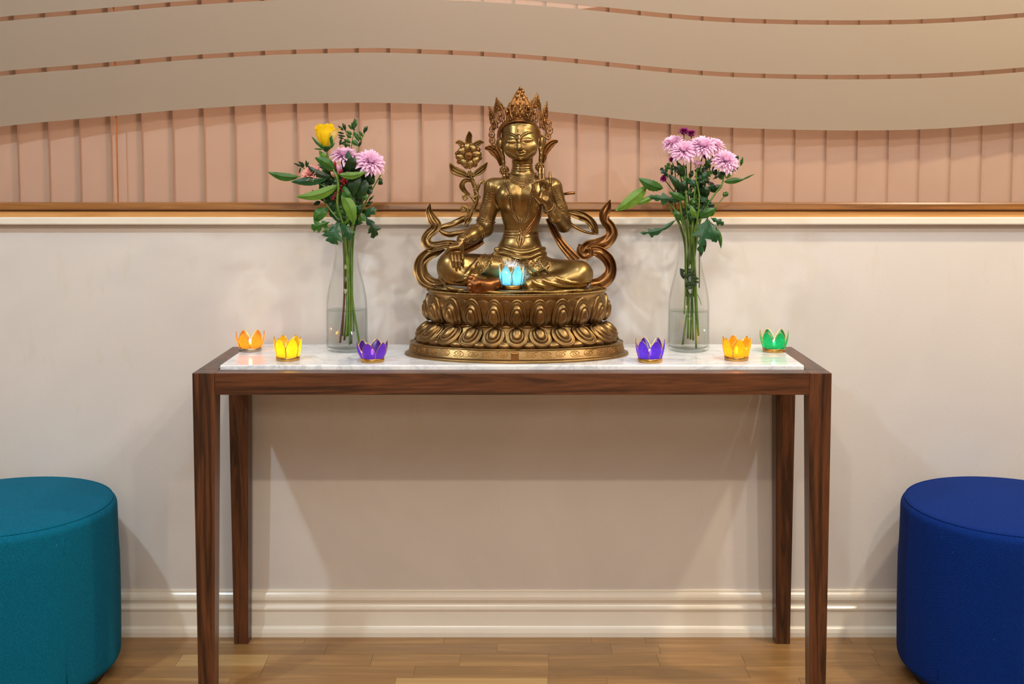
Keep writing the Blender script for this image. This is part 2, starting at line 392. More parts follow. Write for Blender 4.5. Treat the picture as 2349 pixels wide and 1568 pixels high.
# window wall: white trim, two wooden bars, glass panes with frosted wave film, vertical blinds behind
zt0, zt1 = un(0, 515.5, WY-.022)[2], un(0, 497.5, WY-.022)[2]
tr = [(W+.01, zt0-.001), (W-.012, zt0-.001), (W-.021, zt0+.001), (W-.022, zt0+.003), (W-.022, zt1-.003), (W-.020, zt1-.001), (W+.01, zt1)]
molding('trim_1', tr, XL, XR, 'trim_paint')
wz0, wz1 = zt1-.002, un(0, 484, WY-.006)[2]
molding('trim_2', [(W+.05, wz0), (W-.008, wz0), (W-.008, wz1-.001), (W-.006, wz1), (W+.05, wz1)], XL, XR, 'sill_light')
bz0, bz1 = un(0, 482.5, WY-.014)[2], un(0, 464.5, WY-.014)[2]
molding('trim_3', [(W+.0, bz0-.0018), (W-.004, bz0-.0018), (W-.004, bz0), (W-.014, bz0+.001), (W-.016, bz0+.004), (W-.014, bz1-.004), (W-.011, bz1), (W+.03, bz1)], XL, XR, 'sill_dark')
GY = WY+.012
win = thing('window_1', (0, GY, bz1), None, None); win['kind'] = 'structure'
jx = float(un(266, 380, GY)[0])
for a, c in ((XL, jx-.0008), (jx+.0008, XR)):
    o = box(MB(), (a, GY, bz1-.01), (c, GY+.006, 2.31)).build('pane', 'window_glass', win, False)
o = box(MB(), (jx-.0011, GY+.0068, bz1), (jx+.0011, GY+.012, 2.3)).build('slat_slit', 'orange_slit', win, False)  # added strip standing in for a slit between slats, not a real joint
# the wave bands of film on the room side of the glass
xs_p = [-400, -150, 0, 130, 263, 400, 630, 870, 1120, 1290, 1400, 1500, 1650, 1800, 1950, 2100, 2220, 2349, 2500, 2800]
low3 = [345, 315, 289, 277, 266, 252, 238, 235, 242, 258, 270, 282, 292, 297, 299.5, 298, 291, 281, 268, 240]
g23b = [225, 196, 173, 163, 152, 139, 125, 119.5, 129, 142, 153, 164, 176, 181, 182.5, 180.5, 175, 165, 152, 125]
def curve(ys, dy): return np.array([[px, y+dy] for px, y in zip(xs_p, ys)])
def film(top, bot):
    n = 150; t = np.linspace(-395, 2795, n)
    tp = np.array([np.interp(t, top[:, 0], top[:, 1])]).ravel(); bt = np.interp(t, bot[:, 0], bot[:, 1])
    k = np.array([1, 4, 6, 4, 1])/16.
    for _ in range(5):
        tp = np.convolve(np.pad(tp, 2, 'edge'), k, 'valid'); bt = np.convolve(np.pad(bt, 2, 'edge'), k, 'valid')
    V = []
    for y in (GY-.0006, GY-.0002):
        for q in (bt, tp):
            for a, c in zip(t, q): V.append(un(a, c, y))
    V = np.array(V); f = []
    for i in range(n-1):
        f += [(i, i+1, n+i+1, n+i), (2*n+i, 3*n+i, 3*n+i+1, 2*n+i+1), (i, 2*n+i, 2*n+i+1, i+1), (n+i, n+i+1, 3*n+i+1, 3*n+i)]
    MB().add(V, f).build('frosted_band', 'frosted_film', win, False)
A_ = curve(g23b, 0); film(A_, curve(low3, 0))
film(curve(g23b, -10-115), curve(g23b, -10.5))
film(curve(g23b, -10-115-10-116), curve(g23b, -10.5-125)); film(curve(g23b, -380), curve(g23b, -10.5-251))

# vertical blinds
BY = WY+.062
bl = thing('vertical_blind', (0, BY, 1.08), 'peach vertical blind of overlapping slats hanging behind the wave-frosted glass', 'blind')
SW, SP = .089, .0792
def slat(xc, ang, wd=SW):
    mb = MB(); n = 7; V = []
    for z in (1.06, 2.32):
        for s in (0, 1):
            for i in range(n):
                u = (i/(n-1)-.5)*wd; y = .0022*(1-(2*u/wd)**2)+s*.0006
                V.append((xc+u*math.cos(ang)-y*math.sin(ang)*0, BY-u*math.sin(ang)-y, z))
    V = np.array(V); f = []
    for i in range(n-1): f += [(i, 2*n+i, 2*n+i+1, i+1), (n+i, n+i+1, 3*n+i+1, 3*n+i)]
    f += [(0, n, 3*n, 2*n), (n-1, 3*n-1, 4*n-1, 2*n-1)]
    return mb.add(V, f).build('slat', 'blind_cloth', bl)
x0s = float(un(111, 400, BY)[0])
for k in range(-9, 40):
    if x0s+k*SP > 2.2: break
    slat(x0s+k*SP+SP/2, math.radians(6.5))
hr = box(MB(), (-2.2, BY-.02, 2.32), (2.2, BY+.02, 2.36)).build('head_rail', 'trim_paint', bl, False)

# ------------------------------------------------------------------ console table
TY0, TD, TZ, LW, LB = 2.475, .3625, .749, .0485, .036
AP = .048; HW = .70
tb = thing('console_table', (0, TY0+TD/2, 0), 'dark walnut console table with tapered legs and white marble top against the wall', 'table')
def leg(sx, sy):
    ox = sx*HW; oy = TY0 if sy < 0 else TY0+TD
    ix = -sx; iy = 1 if sy < 0 else -1; V = []
    for z, wd in ((0, LB), (TZ-AP-.01, LW), (TZ, LW)):
        for a, c in ((0, 0), (1, 0), (1, 1), (0, 1)): V.append((ox+ix*a*wd, oy+iy*c*wd, z))
    f = [(0, 3, 2, 1), (8, 9, 10, 11)]
    for k in (0, 4): f += [(k+i, k+(i+1) % 4, k+4+(i+1) % 4, k+4+i) for i in range(4)]
    if ix*iy < 0: f = [q[::-1] for q in f]
    bevel(MB().add(V, f).build('leg', 'walnut_Z', tb, False), .0012)
for sx in (-1, 1):
    for sy in (-1, 1): leg(sx, sy)
g = .0004
for nm, lo, hi, mt in (('front_rail', (-HW+LW+g, TY0+.0004, TZ-AP), (HW-LW-g, TY0+.044, TZ), 'walnut_X'), ('back_rail', (-HW+LW+g, TY0+TD-.044, TZ-AP), (HW-LW-g, TY0+TD-.0004, TZ), 'walnut_X'),
                       ('side_rail', (-HW+.0004, TY0+LW+g, TZ-AP), (-HW+LW-.004, TY0+TD-LW-g, TZ), 'walnut_Y'), ('side_rail', (HW-LW+.004, TY0+LW+g, TZ-AP), (HW-.0004, TY0+TD-LW-g, TZ), 'walnut_Y')):
    bevel(box(MB(), lo, hi).build(nm, mt, tb, False), .0008)
MZ = .759
o = box(MB(), (-.651, TY0+.0445, TZ-.012), (.651, TY0+TD-.022, MZ)).build('marble_top', 'marble', tb, False); bevel(o, .0035, 4)
tag(o, 'white marble slab with fine grey veins')

# ------------------------------------------------------------------ ottomans
def ottoman(cx, cy, R, h, mat, label, seam_a, ph=0):
    t = thing('ottoman', (cx, cy, 0), label, 'ottoman')
    lathe(MB(), [(R-.035, 0), (R-.035, .03)], (cx, cy, 0), 48).build('plinth', 'dark_base', t)
    pr = [(R-.05, .026)]
    for i in range(9):
        a = PI/2*i/8; pr.append((R-.03+.030*math.sin(a), .026+.030-.030*math.cos(a)))
    for i in range(1, 9): pr.append((R+.002*math.sin(PI*i/9), .056+(h-.03-.056)*i/9))
    for i in range(9):
        a = PI/2*i/8; pr.append((R-.022+.022*math.cos(a), h-.024+.022*math.sin(a)))
    pr += [(R*.7, h+.003), (R*.35, h+.005), (.004, h+.006)]
    def fn(r, z, th): return r*(1+.006*np.sin(2*th+ph)*(z > .3)+.003*np.sin(3*th+1+ph))
    lathe(MB(), pr, (cx, cy, 0), 96, fn=fn).build('cover', mat, t)
    mb = MB(); th = np.linspace(0, 2*PI, 97)
    tube(mb, [(cx+(R-.010)*math.sin(a)*(1+.006*math.sin(2*a+ph)+.003*math.sin(3*a+1+ph)), cy-(R-.010)*math.cos(a)*(1+.006*math.sin(2*a+ph)+.003*math.sin(3*a+1+ph)), h-.0050) for a in th], .0018, 6)
    a = seam_a; pts = [(cx+(R+.0004)*math.sin(a), cy-(R+.0004)*math.cos(a), z) for z in np.linspace(.06, h-.03, 12)]
    tube(mb, pts, .0012, 5)
    mb.build('seam', mat, t)
ottoman(-1.174, 2.600, .246, .4225, 'teal_fabric', 'round teal fabric ottoman left of the console table', .9, .5)
ottoman(1.158, 2.600, .246, .4225, 'blue_fabric', 'round royal blue fabric ottoman right of the console table', -1.02, 2.2)
# ------------------------------------------------------------------ signed distance modelling (numpy) and surface nets
class Field:
    def __init__(s, lo, hi, vox):
        s.lo = np.array(lo, float); s.vox = vox; s.n = np.ceil((np.array(hi)-s.lo)/vox).astype(int)+1
        s.d = np.full(tuple(s.n), .05, np.float32)
    def _blk(s, lo, hi, m):
        a = np.clip(np.floor((np.asarray(lo)-m-s.lo)/s.vox).astype(int), 0, s.n-1); b = np.clip(np.ceil((np.asarray(hi)+m-s.lo)/s.vox).astype(int)+1, 1, s.n)
        X, Y, Z = [(s.lo[k]+np.arange(a[k], b[k])*s.vox).astype(np.float32) for k in range(3)]
        return (slice(a[0], b[0]), slice(a[1], b[1]), slice(a[2], b[2])), X[:, None, None], Y[None, :, None], Z[None, None, :]
    def _app(s, sl, v, k, sub):
        c = s.d[sl]
        if sub: c = -c
        if k > 0:
            h = np.maximum(k-np.abs(c-v), 0)/k; r = np.minimum(c, v)-h*h*k*.25
        else: r = np.minimum(c, v)
        s.d[sl] = -r if sub else r
    def cone(s, a, b, ra, rb, k=0., sub=False, sy=1.0):
        a = np.array(a, float); b = np.array(b, float); r = max(ra, rb)
        sl, X, Y, Z = s._blk(np.minimum(a, b)-r, np.maximum(a, b)+r, k+3*s.vox)
        ab = b-a; L2 = max(float(ab@ab), 1e-12)
        t = np.clip(((X-a[0])*ab[0]+(Y-a[1])*ab[1]+(Z-a[2])*ab[2])/L2, 0, 1)
        v = np.sqrt((X-a[0]-t*ab[0])**2+((Y-a[1]-t*ab[1])/sy)**2+(Z-a[2]-t*ab[2])**2)-(ra+(rb-ra)*t)
        s._app(sl, v, k, sub)
    def chain(s, P, r, k=0., sub=False):
        r = np.interp(np.linspace(0, 1, len(P)), np.linspace(0, 1, len(r)), r) if np.ndim(r) else np.full(len(P), r)
        for i in range(len(P)-1): s.cone(P[i], P[i+1], r[i], r[i+1], k, sub)
    def ell(s, c, r, k=0., sub=False, R=None):
        c = np.array(c, float); r = np.array(r, float); m = r.max() if R is not None else r
        sl, X, Y, Z = s._blk(c-m, c+m, k+3*s.vox); X = X-c[0]; Y = Y-c[1]; Z = Z-c[2]
        if R is not None:
            X, Y, Z = (R[0, 0]*X+R[1, 0]*Y+R[2, 0]*Z, R[0, 1]*X+R[1, 1]*Y+R[2, 1]*Z, R[0, 2]*X+R[1, 2]*Y+R[2, 2]*Z)
        k0 = np.sqrt((X/r[0])**2+(Y/r[1])**2+(Z/r[2])**2); k1 = np.sqrt((X/r[0]**2)**2+(Y/r[1]**2)**2+(Z/r[2]**2)**2)+1e-9
        s._app(sl, k0*(k0-1)/k1, k, sub)
    def loft(s, tab, k=0.):
        """tab rows: z, cx, cy, half width, half depth (z ascending)"""
        T = np.array(sorted(tab)); z0, z1 = T[0, 0], T[-1, 0]; hw = T[:, 3].max(); hd = T[:, 4].max()
        sl, X, Y, Z = s._blk((T[:, 1].min()-hw, T[:, 2].min()-hd, z0), (T[:, 1].max()+hw, T[:, 2].max()+hd, z1), k+3*s.vox)
        zz = np.clip(Z, z0, z1); g = lambda j: np.interp(zz.ravel(), T[:, 0], T[:, j]).astype(np.float32)[None, None, :]
        a, b = g(3), g(4); q = np.sqrt(((X-g(1))/a)**2+((Y-g(2))/b)**2); v = (q-1)*np.minimum(a, b)
        v = np.maximum(v, np.maximum(z0-Z, Z-z1)); s._app(sl, v, k, False)
    def front(s, x, z):
        """depth of the surface nearest to the viewer above (x, z)"""
        i = int(np.clip(round((x-s.lo[0])/s.vox), 0, s.n[0]-1)); j = int(np.clip(round((z-s.lo[2])/s.vox), 0, s.n[2]-1))
        c = s.d[i, :, j]; w_ = np.where(c < 0)[0]
        if len(w_) == 0: return None
        k = w_[0]
        if k == 0: return s.lo[1]
        return s.lo[1]+s.vox*(k-1+c[k-1]/(c[k-1]-c[k]+1e-12))
    def mesh(s):
        d = s.d; ins = d < 0; nx, ny, nz = d.shape
        cnt = np.zeros((nx-1, ny-1, nz-1), np.int8)
        for a in (0, 1):
            for b in (0, 1):
                for c in (0, 1): cnt += ins[a:nx-1+a, b:ny-1+b, c:nz-1+c]
        act = (cnt > 0) & (cnt < 8); I = np.argwhere(act); idx = -np.ones(act.shape, np.int32); idx[act] = np.arange(len(I))
        acc = np.zeros((len(I), 3)); num = np.zeros(len(I))
        cs = [(a, b, c) for a in (0, 1) for b in (0, 1) for c in (0, 1)]
        val = {c: d[I[:, 0]+c[0], I[:, 1]+c[1], I[:, 2]+c[2]].astype(float) for c in cs}
        for p in cs:
            for ax in range(3):
                if p[ax]: continue
                q = list(p); q[ax] = 1; q = tuple(q); va, vb = val[p], val[q]; x = (va < 0) != (vb < 0)
                t = np.where(x, va/np.where(x, va-vb, 1), 0); pt = np.tile(np.array(p, float), (len(I), 1)); pt[:, ax] = t
                acc += pt*x[:, None]; num += x
        V = (I+acc/num[:, None])*s.vox+s.lo; quads = []
        for ax in range(3):
            sa = [slice(None)]*3; sb = [slice(None)]*3; sa[ax] = slice(0, -1); sb[ax] = slice(1, None)
            A = ins[tuple(sa)]; B = ins[tuple(sb)]; E = np.argwhere(A != B); o1, o2 = [k for k in range(3) if k != ax]
            E = E[(E[:, o1] > 0) & (E[:, o2] > 0) & (E[:, o1] < d.shape[o1]-1) & (E[:, o2] < d.shape[o2]-1)]
            inA = A[tuple(E.T)]; q = []
            for u, v_ in ((-1, -1), (0, -1), (0, 0), (-1, 0)):
                e = E.copy(); e[:, o1] += u; e[:, o2] += v_; q.append(idx[tuple(e.T)])
            q = np.stack(q, 1); flip = inA if ax != 1 else ~inA
            q[~flip] = q[~flip][:, ::-1]; quads.append(q)
        Q = np.concatenate(quads); return V, Q[(Q >= 0).all(1)]
def np_object(name, parts, mat, parent):
    V = np.concatenate([p[0] for p in parts]); off = 0; Q = []
    for p in parts: Q.append(p[1]+off); off += len(p[0])
    Q = np.concatenate(Q); V = V-np.array(world_origin(parent))
    me = bpy.data.meshes.new(name); me.vertices.add(len(V)); me.vertices.foreach_set('co', V.astype(np.float32).ravel())
    me.loops.add(Q.size); me.loops.foreach_set('vertex_index', Q.astype(np.int32).ravel())
    me.polygons.add(len(Q)); me.polygons.foreach_set('loop_start', np.arange(0, Q.size, 4, dtype=np.int32)); me.polygons.foreach_set('loop_total', np.full(len(Q), 4, np.int32))
    me.polygons.foreach_set('use_smooth', np.ones(len(Q), bool)); me.update(calc_edges=True); me.validate()
    me.materials.append(M[mat]); o = bpy.data.objects.new(name, me); COL.objects.link(o); o.parent = parent; return o

# ------------------------------------------------------------------ brass statue
SX, SYc = float(un(1185, 760, 2.675)[0]), 2.675
st = thing('statue', (SX, SYc, MZ), 'large brass crowned deity statue seated on a double lotus pedestal', 'statue')
PXM = 1/975.                                        # metres per photograph pixel at the statue
YS = 2.705                                          # depth of the figure's middle
def S(px, py, d=0): return un(px, py, YS-d*PXM)
def SP_(pts): return np.array([S(*p) for p in pts])
# pedestal: oval rings
def zf(py, b): return un(1185, py, SYc-b)[2]        # height of a row seen on the front of an oval ring of half depth b
prof = [(.2640, .1400, MZ, 0), (.2640, .1400, MZ+.0035, 0), (.2625, .1390, MZ+.0055, 0), (.2560, .1330, MZ+.0070, 0), (.2545, .1315, MZ+.0085, 0),
        (.2500, .1270, zf(803.5, .127), 0), (.2480, .1250, zf(801.5, .125), 0), (.2380, .1200, zf(800.5, .12)+.001, 0),
        (.2250, .1110, zf(786, .111), 0), (.2060, .1010, zf(764, .101), 0), (.1930, .0950, zf(751, .095), 0), (.1900, .0930, zf(748, .093), 0),
        (.1960, .0980, zf(743, .098), 0), (.2070, .1100, zf(730, .11), 0), (.2110, .1160, zf(712, .116), 0), (.2080, .1180, zf(697, .118), 0), (.2065, .1200, zf(690, .12), 0),
        (.2075, .1230, zf(684, .123), 0), (.2100, .1245, zf(677, .1245), 0), (.2060, .1210, zf(677, .1245)+.0012, 0), (.10, .06, zf(677, .1245)+.0012, 0), (.01, .006, zf(677, .1245)+.0012, 0)]
ZTOP = prof[-1][2]
NR = 128; th = np.linspace(0, 2*PI, NR, endpoint=False); V = []
for a, b, z, _ in prof: V.append(np.stack([SX+a*np.sin(th), SYc-b*np.cos(th), np.full(NR, z)], 1))
f = [q[::-1] for q in grid_faces(len(prof), NR, closev=True)]; f.append(tuple(range(NR))[::-1]); f.append(tuple((len(prof)-1)*NR+i for i in range(NR)))
ped = MB().add(np.array(V), f).build('pedestal', 'brass', st)
def ring_beads(name, a, b, z, r, n, mat, par=ped):
    mb = MB(); t = np.linspace(0, 2*PI, 4000); x, y = a*np.sin(t), -b*np.cos(t); s = np.concatenate([[0], np.cumsum(np.hypot(np.diff(x), np.diff(y)))])
    for q in np.interp(np.linspace(0, s[-1], n, endpoint=False), s, t): ball(mb, (SX+a*math.sin(q), SYc-b*math.cos(q), z), r, None, 6, 4)
    mb.build(name, mat, par)
ring_beads('beaded_rim', .2098, .1243, ZTOP-.0010, .0022, 300, 'brass_bright')
def ring_tube(name, a, b, z, r, mat, par=ped):
    mb = MB(); t = np.linspace(0, 2*PI, 129); tube(mb, [(SX+a*math.sin(q), SYc-b*math.cos(q), z) for q in t], r, 8); mb.build(name, mat, par)
ring_tube('waist_ring', .1925, .0950, zf(750, .095), .0030, 'brass')
ring_tube('rim_band', .2505, .1275, zf(802.5, .1275), .0016, 'brass_bright')
def perim(a, b, n, ph=0):
    t = np.linspace(0, 2*PI, 8000); s = np.concatenate([[0], np.cumsum(np.hypot(np.diff(a*np.sin(t)), np.diff(-b*np.cos(t))))])
    return np.interp((np.linspace(0, 1, n, endpoint=False)+ph/n) % 1*s[-1], s, t), s[-1]
def rowsurf(rows):
    rows = np.array(rows, float); t = np.linspace(0, 1, len(rows))
    def fn(phi, tau):
        a = np.interp(tau, t, rows[:, 0]); b = np.interp(tau, t, rows[:, 1]); z = np.interp(tau, t, rows[:, 2])
        return np.stack([SX+a*np.sin(phi), SYc-b*np.cos(phi), z], -1)
    return fn
def petal(fn, phi0, half, H, flip, width, t0=0.0, t1=1.0, mat='brass', name='lotus_petal', inner=True):
    nr, na = 22, 40; r = np.linspace(0, 1, nr)[:, None]; a = np.linspace(0, 2*PI, na, endpoint=False)[None, :]
    u = np.sin(a)*r; v = np.cos(a)*r                 # v=+1 tip
    tipf = 1-.30*np.clip(v if not flip else -v, 0, 1)**2*0
    vv = v*1.0
    # egg outline, broader towards the root; small pointed tip
    wd = half*(1+.10*(-v if not flip else v))
    phi = phi0+u*wd; tau = t0+(t1-t0)*(.5+.5*vv)
    e = r*np.ones_like(a)
    # shells: shallow inner outline is displaced towards the root
    cv = .12*(-1 if not flip else 1)
    q = np.sqrt((u/.62)**2+((v-cv)/.68)**2); q2 = np.sqrt((u/.42)**2+((v-cv*1.6)/.50)**2)
    h = H*(.62*np.sqrt(np.clip(1-e**2.6, 0, 1)))
    if inner:
        sm = lambda x: 1/(1+np.exp(-x))
        h = h+H*.20*sm((1-q)*26)-H*.10*np.exp(-((q-1.06)*12)**2)
        h = h+H*.22*np.sqrt(np.clip(1-q2**2, 0, 1))*sm((1-q2)*20)-H*.10*np.exp(-((q2-1.10)*10)**2)
        h = h+H*.18*np.exp(-((e-.93)*14)**2)
    P = fn(phi, tau); e1 = fn(phi+.004, tau)-P; e2 = fn(phi, np.clip(tau+.02, 0, 1.02))-fn(phi, np.clip(tau-.02, -.02, 1)); nn = np.cross(e1, e2); nn /= np.linalg.norm(nn, axis=-1)[..., None]+1e-12
    P = P+nn*h[..., None]-nn*.002
    f_ = [q[::-1] for q in grid_faces(nr, na, closev=True)]
    return MB().add(P, f_).build(name, mat, ped)
up = rowsurf([(.1930, .0970, zf(748, .098)), (.1990, .1040, zf(741, .104)), (.2060, .1110, zf(730, .111)), (.2090, .1150, zf(715, .115)), (.2085, .1170, zf(700, .117)), (.2060, .1180, zf(684, .118))])
lw_ = rowsurf([(.2380, .1230, zf(799, .123)), (.2330, .1180, zf(792, .118)), (.2250, .1120, zf(783, .112)), (.2120, .1050, zf(770, .105)), (.2000, .0990, zf(759, .099)), (.1940, .0950, zf(750, .095))])
NP_ = 20
phs, per = perim(.208, .115, NP_)
def local_half(phi, a, b, wid): return wid/math.hypot(a*math.cos(phi), b*math.sin(phi))
for k, p in enumerate(phs):
    petal(up, p, local_half(p, .208, .115, .0243), .0175, False, 1)
phs2, _ = perim(.218, .112, NP_)
for k, p in enumerate(phs2):
    petal(lw_, p, local_half(p, .220, .113, .0262), .0195, True, 1)
for p in perim(.208, .115, NP_, .5)[0]: petal(up, p, local_half(p, .208, .115, .0170), .0085, False, 1, .62, 1.02, name='petal_tip', inner=False)
for p in perim(.230, .119, NP_, .5)[0]: petal(lw_, p, local_half(p, .230, .119, .0170), .0110, True, 1, -.02, .42, name='petal_tip', inner=False)
# engraved scroll band on the plinth
mb = MB()
def plinth(s, h):
    """s metres along the front from the middle, h 0..1 up the band"""
    a = .2535-.0035*h; b = .1308-.0038*h; t = np.linspace(-PI, PI, 4000); sl = np.cumsum(np.hypot(np.gradient(a*np.sin(t)), np.gradient(b*np.cos(t)))); sl -= sl[2000]
    q = np.interp(s, sl, t); z = MZ+.0100+(zf(803.5, .127)-MZ-.0112)*h
    return (SX+a*math.sin(q), SYc-b*math.cos(q), z)
for k in range(-9, 10):
    if k == 0: mb.build('scroll_engraving', 'brass_dark', ped); mb = MB(); continue
    c = k*.0335; sg = 1 if k % 2 else -1; pts = []
    for t in np.linspace(0, 1, 26):
        ang = t*2.3*2*PI*.9+.6; rr = .0120*(1-t)+.0012
        pts.append(plinth(c+rr*1.1*math.cos(ang)*(1 if k > 0 else -1), .5+sg*rr/.0262*math.sin(ang)))
    tube(mb, pts, .0010, 5)
    tube(mb, [plinth(c+.0168*(2*t-1), .5+.42*sg*math.sin((t-.5)*PI)) for t in np.linspace(0, 1, 12)], .0007, 5)
    tube(mb, [plinth(c+.012*(2*t-1), .5-.30*sg*math.cos((t-.5)*PI)) for t in np.linspace(0, 1, 8)], .0006, 5)
mb.build('scroll_engraving', 'brass_dark', ped)
bm_ = MB(); 
c0 = np.array(plinth(-.004, .25)); box(bm_, c0-np.array([.009, .004, .016]), c0+np.array([.008, .006, .010])); box(bm_, c0+np.array([-.008, -.006, .006]), c0+np.array([.007, .003, .009]))
o = bm_.build('front_clasp', 'brass_dark', ped, False); bevel(o, .001)

# ---- figure: body field
px = PXM
body = Field(un(985, 700, 2.55)*[1, 0, 1]+[0, 2.545, 0], un(1385, 388, 2.60)*[1, 0, 1]+[0, 2.80, 0], .0012)
def row(py, cx, hw, hd, d=0): c = S(cx, py, d); return (c[2], c[0], c[1], hw*px, hd*px)
body.loft([row(388, 1198.3, 24, 22, -5), row(394, 1198.5, 27, 23, -4), row(400, 1199, 33, 25, -3), row(406, 1199, 46, 27, -1), row(412, 1199, 62, 29), row(425, 1198, 68, 33), row(445, 1197, 62, 36), row(465, 1196, 55, 36), row(490, 1196, 48, 33),
           row(515, 1195.5, 41, 30), row(530, 1195, 39.5, 29), row(545, 1194, 43, 32, 2), row(560, 1193, 49, 36, 3), row(575, 1192, 56, 39, 3), row(592, 1192, 60, 41, 2), row(612, 1192, 66, 42, 0), row(640, 1192, 70, 42, 0)], .004)
body.ell(S(1163, 452, 22), (25*px, 21*px, 25*px), .016); body.ell(S(1222, 452, 22), (25*px, 21*px, 25*px), .016)
body.ell(S(1192, 562, 14), (36*px, 24*px, 22*px), .012)
body.cone(S(1193, 556, 39), S(1193, 556, 48), 2.2*px, 2.6*px, .002, True)      # navel
# shoulders and arms
body.ell(S(1133, 428, 0), (22*px, 22*px, 21*px), .014); body.ell(S(1264, 428, 0), (23*px, 22*px, 21*px), .014)
body.cone(S(1131, 432, 0), S(1122, 478, -4), 20*px, 19*px, .008); body.cone(S(1122, 478, -4), S(1112, 522, -2), 19*px, 20*px, .008)
body.cone(S(1111, 524, 0), S(1082, 540, 40), 20.5*px, 17.5*px, .008); body.cone(S(1082, 540, 40), S(1059, 552, 76), 17*px, 10.5*px, .006)
body.cone(S(1269, 432, 0), S(1283, 478, 0), 21*px, 18*px, .008); body.cone(S(1283, 478, 0), S(1294, 516, 4), 18*px, 17*px, .008)
body.cone(S(1293, 515, 8), S(1275, 496, 40), 17.5*px, 16*px, .006); body.cone(S(1275, 496, 40), S(1258, 474, 66), 15.5*px, 11*px, .006)
# legs under the cloth
body.cone(S(1150, 618, 20), S(1040, 612, 56), 34*px, 32*px, .02); body.ell(S(1037, 614, 60), (34*px, 30*px, 38*px), .012)
body.cone(S(1040, 626, 66), S(1106, 648, 96), 25*px, 15*px, .012)
body.cone(S(1236, 622, 20), S(1326, 629, 46), 33*px, 30*px, .02); body.ell(S(1324, 629, 48), (35*px, 31*px, 30*px), .012)
body.cone(S(1322, 638, 62), S(1215, 652, 84), 22*px, 15*px, .014)
body.ell(S(1190, 640, 8), (62*px, 40*px, 22*px), .016)
# drapery folds over both legs
for pts, r in (([(1222, 612, 60), (1245, 640, 84), (1290, 656, 92), (1345, 655, 80)], 3.2), ([(1214, 625, 64), (1230, 650, 88), (1275, 664, 96)], 3.2), ([(1236, 598, 50), (1262, 628, 80), (1310, 648, 88), (1352, 645, 70)], 2.4),
               ([(1205, 640, 70), (1218, 662, 92), (1250, 668, 98)], 3), ([(1260, 600, 45), (1256, 612, 58), (1240, 622, 66)], 2.2),
               ([(1128, 590, 52), (1110, 622, 74), (1070, 632, 92)], 2.8), ([(1106, 585, 52), (1082, 612, 84), (1060, 640, 96)], 2.2), ([(1008, 620, 66), (1030, 648, 96), (1068, 655, 104)], 3), ([(1006, 636, 60), (1030, 660, 90), (1062, 664, 100)], 3), ([(1090, 606, 80), (1078, 634, 94), (1046, 646, 100)], 2.2)):
    P = spline(SP_(pts), 24)
    for i in range(len(P)):
        y = body.front(P[i][0], P[i][2])
        if y is not None: P[i][1] = y+.0008
    P[:, 1] = np.convolve(np.pad(P[:, 1], 2, 'edge'), np.ones(5)/5, 'valid'); body.chain(P, [r*px*.4, r*px, r*px*.5], .004)
for s_ in (1,):                                                    # spread hem of cloth on the pedestal
    for t in np.linspace(0, 2*PI, 60, endpoint=False):
        rr = 1+.03*math.sin(9*t)+.02*math.sin(17*t+1); c = (SX+.196*rr*math.sin(t), SYc+.003-.104*rr*math.cos(t), ZTOP+.0035+.0012*math.sin(11*t))
        t2 = t+2*PI/60; rr2 = 1+.03*math.sin(9*t2)+.02*math.sin(17*t2+1); c2 = (SX+.196*rr2*math.sin(t2), SYc+.003-.104*rr2*math.cos(t2), ZTOP+.0035+.0012*math.sin(11*t2))
        if c[1] < 2.70 and not (abs(t-PI) < .1) : body.cone(c, c2, .0022, .0022, .002)
body.loft([(ZTOP-.003, SX, SYc+.003, .190, .101), (ZTOP+.003, SX, SYc+.003, .193, .103), (ZTOP+.0055, SX, SYc+.003, .185, .097)], .004)
def on(fld, pts, off=0., n=None, sm=True):
    """photograph points laid onto the surface of a field"""
    Q = [(a, b) for a, b in pts]
    Q = spline(np.array([(a, b, 0) for a, b in Q], float), n)[:, :2] if n else np.array(Q, float); out = []
    last = None
    for a, b in Q:
        Y = last if last else YS-30*px
        for _ in range(4):
            p = un(a, b, Y); y = fld.front(p[0], p[2])
            if y is None: break
            Y = y
        p = un(a, b, Y-off); out.append(p); last = Y
    out = np.array(out)
    if sm and len(out) > 6: out[:, 1] = np.convolve(np.pad(out[:, 1], 2, 'edge'), np.ones(5)/5, 'valid')
    return out
# belt of folded cloth under the belly
bl1 = on(body, [(1135, 582), (1150, 580), (1170, 584), (1192, 590), (1215, 590), (1235, 582), (1250, 580)], 0, 30); body.chain(bl1, 4.6*px, .003)
bl2 = on(body, [(1137, 572), (1152, 570), (1172, 575), (1192, 580), (1214, 578), (1234, 571), (1248, 570)], 0, 30); body.chain(bl2, 4.4*px, .003)
bodyV = body.mesh()

